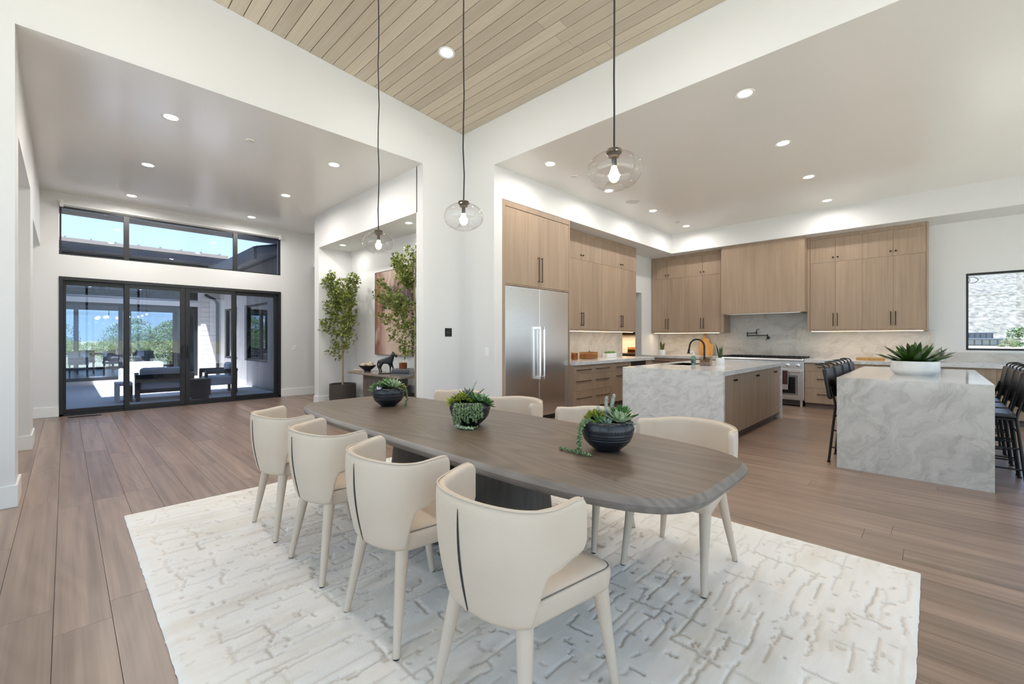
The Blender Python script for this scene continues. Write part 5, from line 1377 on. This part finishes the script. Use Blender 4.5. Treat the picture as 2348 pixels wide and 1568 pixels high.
bx(-9, 3.7, FY-.72, FY-.66, 3.90, 4.0).build('gutter', 'fascia_tan', fr_)
for k in range(16):
    xx = -4+k*.5; sm = MB(); sm.add([(xx-.015, FY-.62, 4.0), (xx+.015, FY-.62, 4.0), (xx+.015, FY+9, 4.65), (xx-.015, FY+9, 4.65), (xx-.015, FY-.62, 4.05), (xx+.015, FY-.62, 4.05), (xx+.015, FY+9, 4.70), (xx-.015, FY+9, 4.70)], [(0,1,2,3), (7,6,5,4), (0,4,5,1), (1,5,6,2), (2,6,7,3), (3,7,4,0)])
    sm.build('standing_seam', 'roof_metal', fr_)
# far wing interior: floor, ceiling, side wall, rear glass
struct('floor_far_wing', bx(-9, 6, FY+.2, 24, -.1, .08), 'floor_oak')
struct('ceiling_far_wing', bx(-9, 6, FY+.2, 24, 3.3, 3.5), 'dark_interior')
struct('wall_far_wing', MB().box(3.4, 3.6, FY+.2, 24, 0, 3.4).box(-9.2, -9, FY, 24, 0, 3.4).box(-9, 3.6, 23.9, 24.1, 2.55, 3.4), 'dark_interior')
glazed('window_4', 'y', 24, -9, 3.4, .08, 2.55, 8, 1, th=.14, glassm='window_glass', sash=.1)
# dining set inside the far wing
ft = thing('far_table', 'long dark table inside the far wing beyond the courtyard', 'table', (.6, 20.4, .08))
bx(-1.6, 1.6, -.5, .5, .70, .75).build('top', 'black_wood', ft)
for sx_ in (-1.2, 1.2): bx(sx_-.1, sx_+.1, -.3, .3, 0, .70).build('leg', 'black_wood', ft)
def far_chair(x, y, rz, l):
    t_ = thing('far_chair', l, 'chair', (x, y, .08), rz, 'chairs inside the far wing')
    bx(-.24, .24, -.24, .24, .40, .48).build('seat', 'cushion_white', t_, bevel=.02)
    bx(-.24, .24, .20, .28, .48, .82).build('backrest', 'cushion_white', t_, bevel=.02)
    for a in (-.2, .2):
        for b_ in (-.2, .2): bx(a-.02, a+.02, b_-.02, b_+.02, 0, .40).build('leg', 'black_wood', t_)
    return t_
c0_ = far_chair(-.5, 19.6, PI, 'white seat chair on the courtyard side of the far table, leftmost')
for x, w_ in ((.3, 'second from the left'), (1.1, 'third from the left'), (1.9, 'rightmost')): copy_tree(c0_, None, (x, 19.6, .08), PI, f'white seat chair on the courtyard side of the far table, {w_}')
for x, w_ in ((-.4, 'leftmost'), (.5, 'middle'), (1.4, 'rightmost')): copy_tree(c0_, None, (x, 21.2, .08), 0, f'white seat chair on the window side of the far table, {w_}')
fp = thing('far_chandelier', 'cluster chandelier of glowing globes inside the far wing', 'chandelier', (1.05, 20.3, 2.05))
MB().tube([(0, 0, .05), (0, 0, 1.25)], .01, 6).build('stem', 'black_metal', fp)
rr = random.Random(8)
for k in range(7): MB().sphere((rr.uniform(-.5, .5), rr.uniform(-.15, .15), rr.uniform(-.06, .08)), .05, 10, 7).build('globe', 'filament_far', fp, smooth=80)
# right wing: cladding wall with windows
RWX = 3.62
wins = [(10.95, 11.78), (12.26, 14.13), (14.95, 16.45)]
rw = MB(); ya = 10.8; 
for a, b_ in wins: rw.box(RWX, RWX+.2, ya, a, -.1, 3.3); rw.box(RWX, RWX+.2, a, b_, -.1, .70); rw.box(RWX, RWX+.2, a, b_, 2.26, 3.3); ya = b_
rw.box(RWX, RWX+.2, ya, 17.3, -.1, 3.3)
wright = struct('wall_courtyard_right', rw, 'shade_grey_cladding')
y = 10.82
while y < 17.15:
    inside = any(a-.02 < y+.095 < b_+.02 for a, b_ in wins)
    for z0, z1 in (((0, .69), (2.27, 3.25)) if inside else ((0, 3.25),)):
        unit('cladding_board', 'siding' if y > 13.9 else 'shade_grey_cladding', wright, (RWX-.008, y+.095, (z0+z1)/2), (.016, .186, z1-z0))
    y += .19
for i, (a, b_) in enumerate(wins): glazed(f'window_{9+i}', 'x', RWX+.06, a, b_, .70, 2.26, 1, 1, glassm='far_glass', sash=.05)
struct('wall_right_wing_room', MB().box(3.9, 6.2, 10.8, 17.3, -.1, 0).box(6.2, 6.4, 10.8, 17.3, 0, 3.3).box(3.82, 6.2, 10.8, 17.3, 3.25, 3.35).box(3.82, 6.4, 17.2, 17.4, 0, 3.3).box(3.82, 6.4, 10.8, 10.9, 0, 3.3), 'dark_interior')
rr_ = thing('right_roof', 'sloping dark metal roof over the right wing of the courtyard', 'roof', (0, 0, 0))
rm = MB(); rm.add([(3.0, 10.9, 3.22), (3.0, 17.3, 3.22), (8, 17.3, 4.5), (8, 10.9, 4.5), (3.0, 10.9, 3.36), (3.0, 17.3, 3.36), (8, 17.3, 4.64), (8, 10.9, 4.64)], [(0,1,2,3), (7,6,5,4), (0,4,5,1), (1,5,6,2), (2,6,7,3), (3,7,4,0)])
rm.build('roof_deck', 'roof_metal', rr_)
bx(2.94, 3.0, 10.9, 17.3, 3.10, 3.38).build('gutter', 'fascia', rr_)
for k in range(13):
    yy = 11+k*.5; sm = MB(); sm.add([(3.0, yy-.015, 3.36), (3.0, yy+.015, 3.36), (8, yy+.015, 4.64), (8, yy-.015, 4.64), (3.0, yy-.015, 3.41), (3.0, yy+.015, 3.41), (8, yy+.015, 4.69), (8, yy-.015, 4.69)], [(0,1,2,3), (7,6,5,4), (0,4,5,1), (1,5,6,2), (2,6,7,3), (3,7,4,0)])
    sm.build('standing_seam', 'roof_metal', rr_)
dp_ = thing('downspout', 'dark bent downspout in the courtyard corner', 'downspout', (3.2, FY-.1, 0))
MB().tube([(0, 0, 2.75), (.03, -.02, 2.72), (.25, -.04, 2.60), (.31, -.04, 2.52), (.33, -.04, 2.42), (.33, -.04, .05)], .045, 10).build('pipe', 'black_wood', dp_, smooth=50)
# left side: shade roof that shapes the sun patch
struct('wall_courtyard_left', bx(-4.4, -4.2, 10.8, 17.2, 0, 3.6), 'siding')
struct('trim_roof_courtyard_left', bx(-8, -.30, 10.9, FY+.2, 3.86, 4.0), 'roof_metal')
# patio furniture
so = thing('patio_chair', 'black framed outdoor lounge chair with grey cushions, its back to the doors', 'armchair', (1.55, 12.35, -.012), -.06)
for sx_ in (-.46, .46):
    for sy_ in (-.36, .36): bx(sx_-.035, sx_+.035, sy_-.035, sy_+.035, 0, .56).build('leg', 'black_wood', so)
bx(-.50, .50, -.42, -.36, .40, .56).build('back_rail', 'black_wood', so, bevel=.01)
for sx_ in (-.50, .44): bx(sx_, sx_+.06, -.36, .40, .46, .56).build('arm', 'black_wood', so, bevel=.01)
bx(-.43, .43, -.35, .38, .16, .22).build('seat_frame', 'black_wood', so)
bx(-.43, .43, -.32, .38, .22, .42).build('seat_cushion', 'cushion_white', so, bevel=.05, seg=4)
bx(-.43, .43, -.35, -.17, .42, .70).build('back_cushion', 'cushion_white', so, bevel=.07, seg=4)
ac = thing('patio_armchair', 'black framed outdoor armchair with pale cushions facing left', 'armchair', (2.62, 12.6, -.012), PI/2)
for sx_ in (-.30, .30):
    for sy_ in (-.30, .30): bx(sx_-.03, sx_+.03, sy_-.03, sy_+.03, 0, .54).build('leg', 'black_wood', ac)
MB().tube([(-.32, .32, .54), (-.34, -.10, .54), (-.27, -.30, .54), (0, -.37, .54), (.27, -.30, .54), (.34, -.10, .54), (.32, .32, .54)], .055, 8).build('arm_rail', 'black_wood', ac, smooth=60)
bx(-.27, .27, -.26, .30, .20, .42).build('seat_cushion', 'cushion_white', ac, bevel=.05, seg=4)
bx(-.27, .27, -.34, -.16, .40, .74).build('back_cushion', 'cushion_white', ac, bevel=.08, seg=4)
stb = thing('drum_table', 'black drum side table between the two outdoor chairs', 'side table', (2.08, 11.62, -.012))
MB().lathe([(0, 0), (.16, 0), (.16, .06), (.195, .07), (.195, .43), (.185, .44), (0, .44)], 28).build('drum', 'black_wood', stb, smooth=40)
st2 = thing('slab_table', 'pale slab side table with a dark side left of the outdoor lounge chair', 'side table', (.86, 12.3, -.012))
bx(-.13, .13, -.25, .25, .34, .40).build('top', 'white_stone', st2); bx(-.13, -.07, -.25, .25, 0, .34).build('leg_slab', 'white_stone', st2); bx(.07, .13, -.25, .25, 0, .34).build('leg_slab', 'black_wood', st2)
s3_ = thing('white_lounge_chair', 'sunlit white outdoor lounge chair in the middle of the courtyard', 'armchair', (1.45, 14.6, -.012), PI)
bx(-.40, .40, -.4, .45, .0, .42).build('seat_base', 'cushion_white', s3_, bevel=.05, seg=3); bx(-.40, .40, -.45, -.22, .42, .72).build('back_cushion', 'cushion_white', s3_, bevel=.08, seg=3)
for sx_ in (-.50, .40): bx(sx_, sx_+.10, -.4, .45, .0, .56).build('arm', 'cushion_white', s3_, bevel=.04, seg=3)

# ------------------------------------------------------------------ landscape
def ridge(name, pts, depth, h, m, seed, axis):
    rs_ = np.random.RandomState(seed); n1, n2 = 90, 24
    nz = smooth_noise((n2+1, n1+1), (6, 22), seed)*.5+smooth_noise((n2+1, n1+1), (12, 50), seed+1)*.2
    v_, f_ = [], []
    (a0, a1, b0) = pts
    for j in range(n2+1):
        for i in range(n1+1):
            u, w_ = i/n1, j/n2; hh = h*(1-(1-w_)**1.5)*(.8+.35*nz[j, i]) - .5
            A, B = a0+(a1-a0)*u, b0+depth*w_
            v_.append((B, A, hh) if axis == 'x' else (A, B, hh))
    for j in range(n2):
        for i in range(n1): f_.append((j*(n1+1)+i, j*(n1+1)+i+1, (j+1)*(n1+1)+i+1, (j+1)*(n1+1)+i))
    mb = MB(); mb.add(v_, f_); return struct(name, mb, m, smooth=180)
t = NT('hill_scrub'); nz = t.noise(t.mapg(t.pos(), (.25, .9, .9)), .7, 4, .65).outputs[0]; n2_ = t.noise(t.pos(), .03, 3).outputs[0]
t.p(Base__Color=t.mix(n2_, t.ramp(nz, [(.36, (.09, .08, .05)), (.5, (.19, .165, .108)), (.64, (.265, .228, .16))]), t.ramp(nz, [(.4, (.10, .088, .056)), (.55, (.21, .182, .125)), (.65, (.27, .238, .17))])), Roughness=.95)
ridge('trim_hillside', (-420, 260, 175), 330, 52, 'hill_scrub', 3, 'x')
plain('mountain_haze_blue', (.16, .21, .25), .9, var=.25, scale=.02)  # distance haze put into the bluish base colour
ridge('trim_mountain', (-700, 900, 380), 300, 62, 'mountain_haze_blue', 5, 'y')
# modern house on the hillside
hh = thing('hillside_house', 'dark modern two storey house far outside the kitchen window', 'house', (150, -6.9, -.35), 0); hh.scale = (.72, .72, .72)
bx(0, 12, -7.5, 5.5, 0, 2.1).build('lower_wall', 'book_navy', hh)
bx(2, 12, -4.5, 5.2, 2.1, 4.1).build('upper_wall', 'book_navy', hh)
bx(-1.2, 13, -5.2, 5.8, 4.1, 4.4).build('upper_roof', 'roof_metal', hh); bx(-1.5, 13, -8.2, 2.2, 2.1, 2.45).build('lower_roof', 'roof_metal', hh)
plain('house_glass', (.25, .30, .36), .15)
for k in range(7): bx(1.9, 2.02, -4.1+k*1.3, -3.1+k*1.3, 2.5, 3.9).build('window', 'house_glass', hh)
for k in range(7): bx(-.1, .02, -6.8+k*1.7, -5.5+k*1.7, .3, 1.9).build('window', 'house_glass', hh)
bx(-.3, .02, 1.6, 3.6, .1, 1.9).build('stone_pier', 'white_stone', hh)
def bush(name, label, loc, R, n_, m, seed, ls, group, squash=.8, cat='bush'):
    t_ = thing(name, label, cat, loc, 0, group); rr = random.Random(seed); mb = MB()
    if cat == 'tree': n_ *= 4; ls *= .42
    blobs = [(Vector((rr.gauss(0, .45), rr.gauss(0, .45), rr.uniform(.25, .9)*squash))*R, R*rr.uniform(.3, .5)) for _ in range(9)]
    for k in range(n_):
        c_, r_ = rr.choice(blobs); a = rr.uniform(0, 2*PI); e_ = rr.uniform(-.6, 1.5)
        p_ = c_+Vector((math.cos(a)*math.cos(e_), math.sin(a)*math.cos(e_), math.sin(e_)))*r_*rr.uniform(.75, 1.05)
        if p_.z < 0: p_.z = abs(p_.z)*.3
        d_ = Vector((rr.uniform(-1, 1), rr.uniform(-1, 1), rr.uniform(-.4, 1))).normalized()*ls; s_ = d_.orthogonal().normalized()*ls*.45
        mb.add([p_-d_, p_+s_, p_+d_, p_-s_], [(0, 1, 2, 3)])
    mb.build('foliage', m, t_)
    MB().tube([(0, 0, 0), (0, 0, R*.7)], [R*.07, R*.03], 6).build('stem', 'bark', t_)
    return t_
k = 0
for (x, y, R, m) in ((135, -16.5, 1.5, 'scrub'), (140, -12.2, 1.6, 'scrub'), (128, -11.2, 1.1, 'far_tree'), (130, -9.8, .8, 'scrub'), (125, -13.8, 1.4, 'far_tree'), (176, -18.0, 3.4, 'far_tree'), (190, -9.5, 2.2, 'scrub'), (40, -4.25, .5, 'far_tree')):
    ls_ = ['bush far right below the hillside outside the kitchen window', 'bush at the right corner of the hillside house', 'low green bush in front of the hillside house', 'smallest bush before the hillside house', 'rounded green bush right of the hillside house', 'tall rounded tree on the slope behind the hillside house', 'bush on the slope above the hillside house roof', 'nearest leafy branch tip at the right edge of the kitchen window']
    bush('scrub_bush', ls_[k], (x, y, -.4 if x < 170 else 1.0), R, 900, m, 50+k, R*.09, 'bushes outside the kitchen window'); k += 1
k = 0
for (x, y, R) in ((-6.5, 33, 2.0), (-3.0, 40, 2.4), (-.9, 33, 1.7), (2.2, 41, 2.2), (4.6, 34.5, 2.5), (10.2, 36.5, 2.2), (7.4, 43, 2.6), (-9.5, 40, 2.8), (1.6, 30.5, 1.1)):
    side = ['left', 'left', 'middle left', 'middle', 'middle right, tallest', 'right', 'far right', 'farthest left', 'low, in the middle'][k]
    bush('garden_tree', f'green tree seen through both glass walls of the far wing, {side} ({k+1} of the row)' if False else f'green garden tree beyond the far wing glass, {side}' if k != 1 else 'green garden tree beyond the far wing glass, second from the left', (x, y, -.4), R, 1500, 'far_tree', 80+k, R*.07, 'trees beyond the far wing', 1.15, 'tree'); k += 1
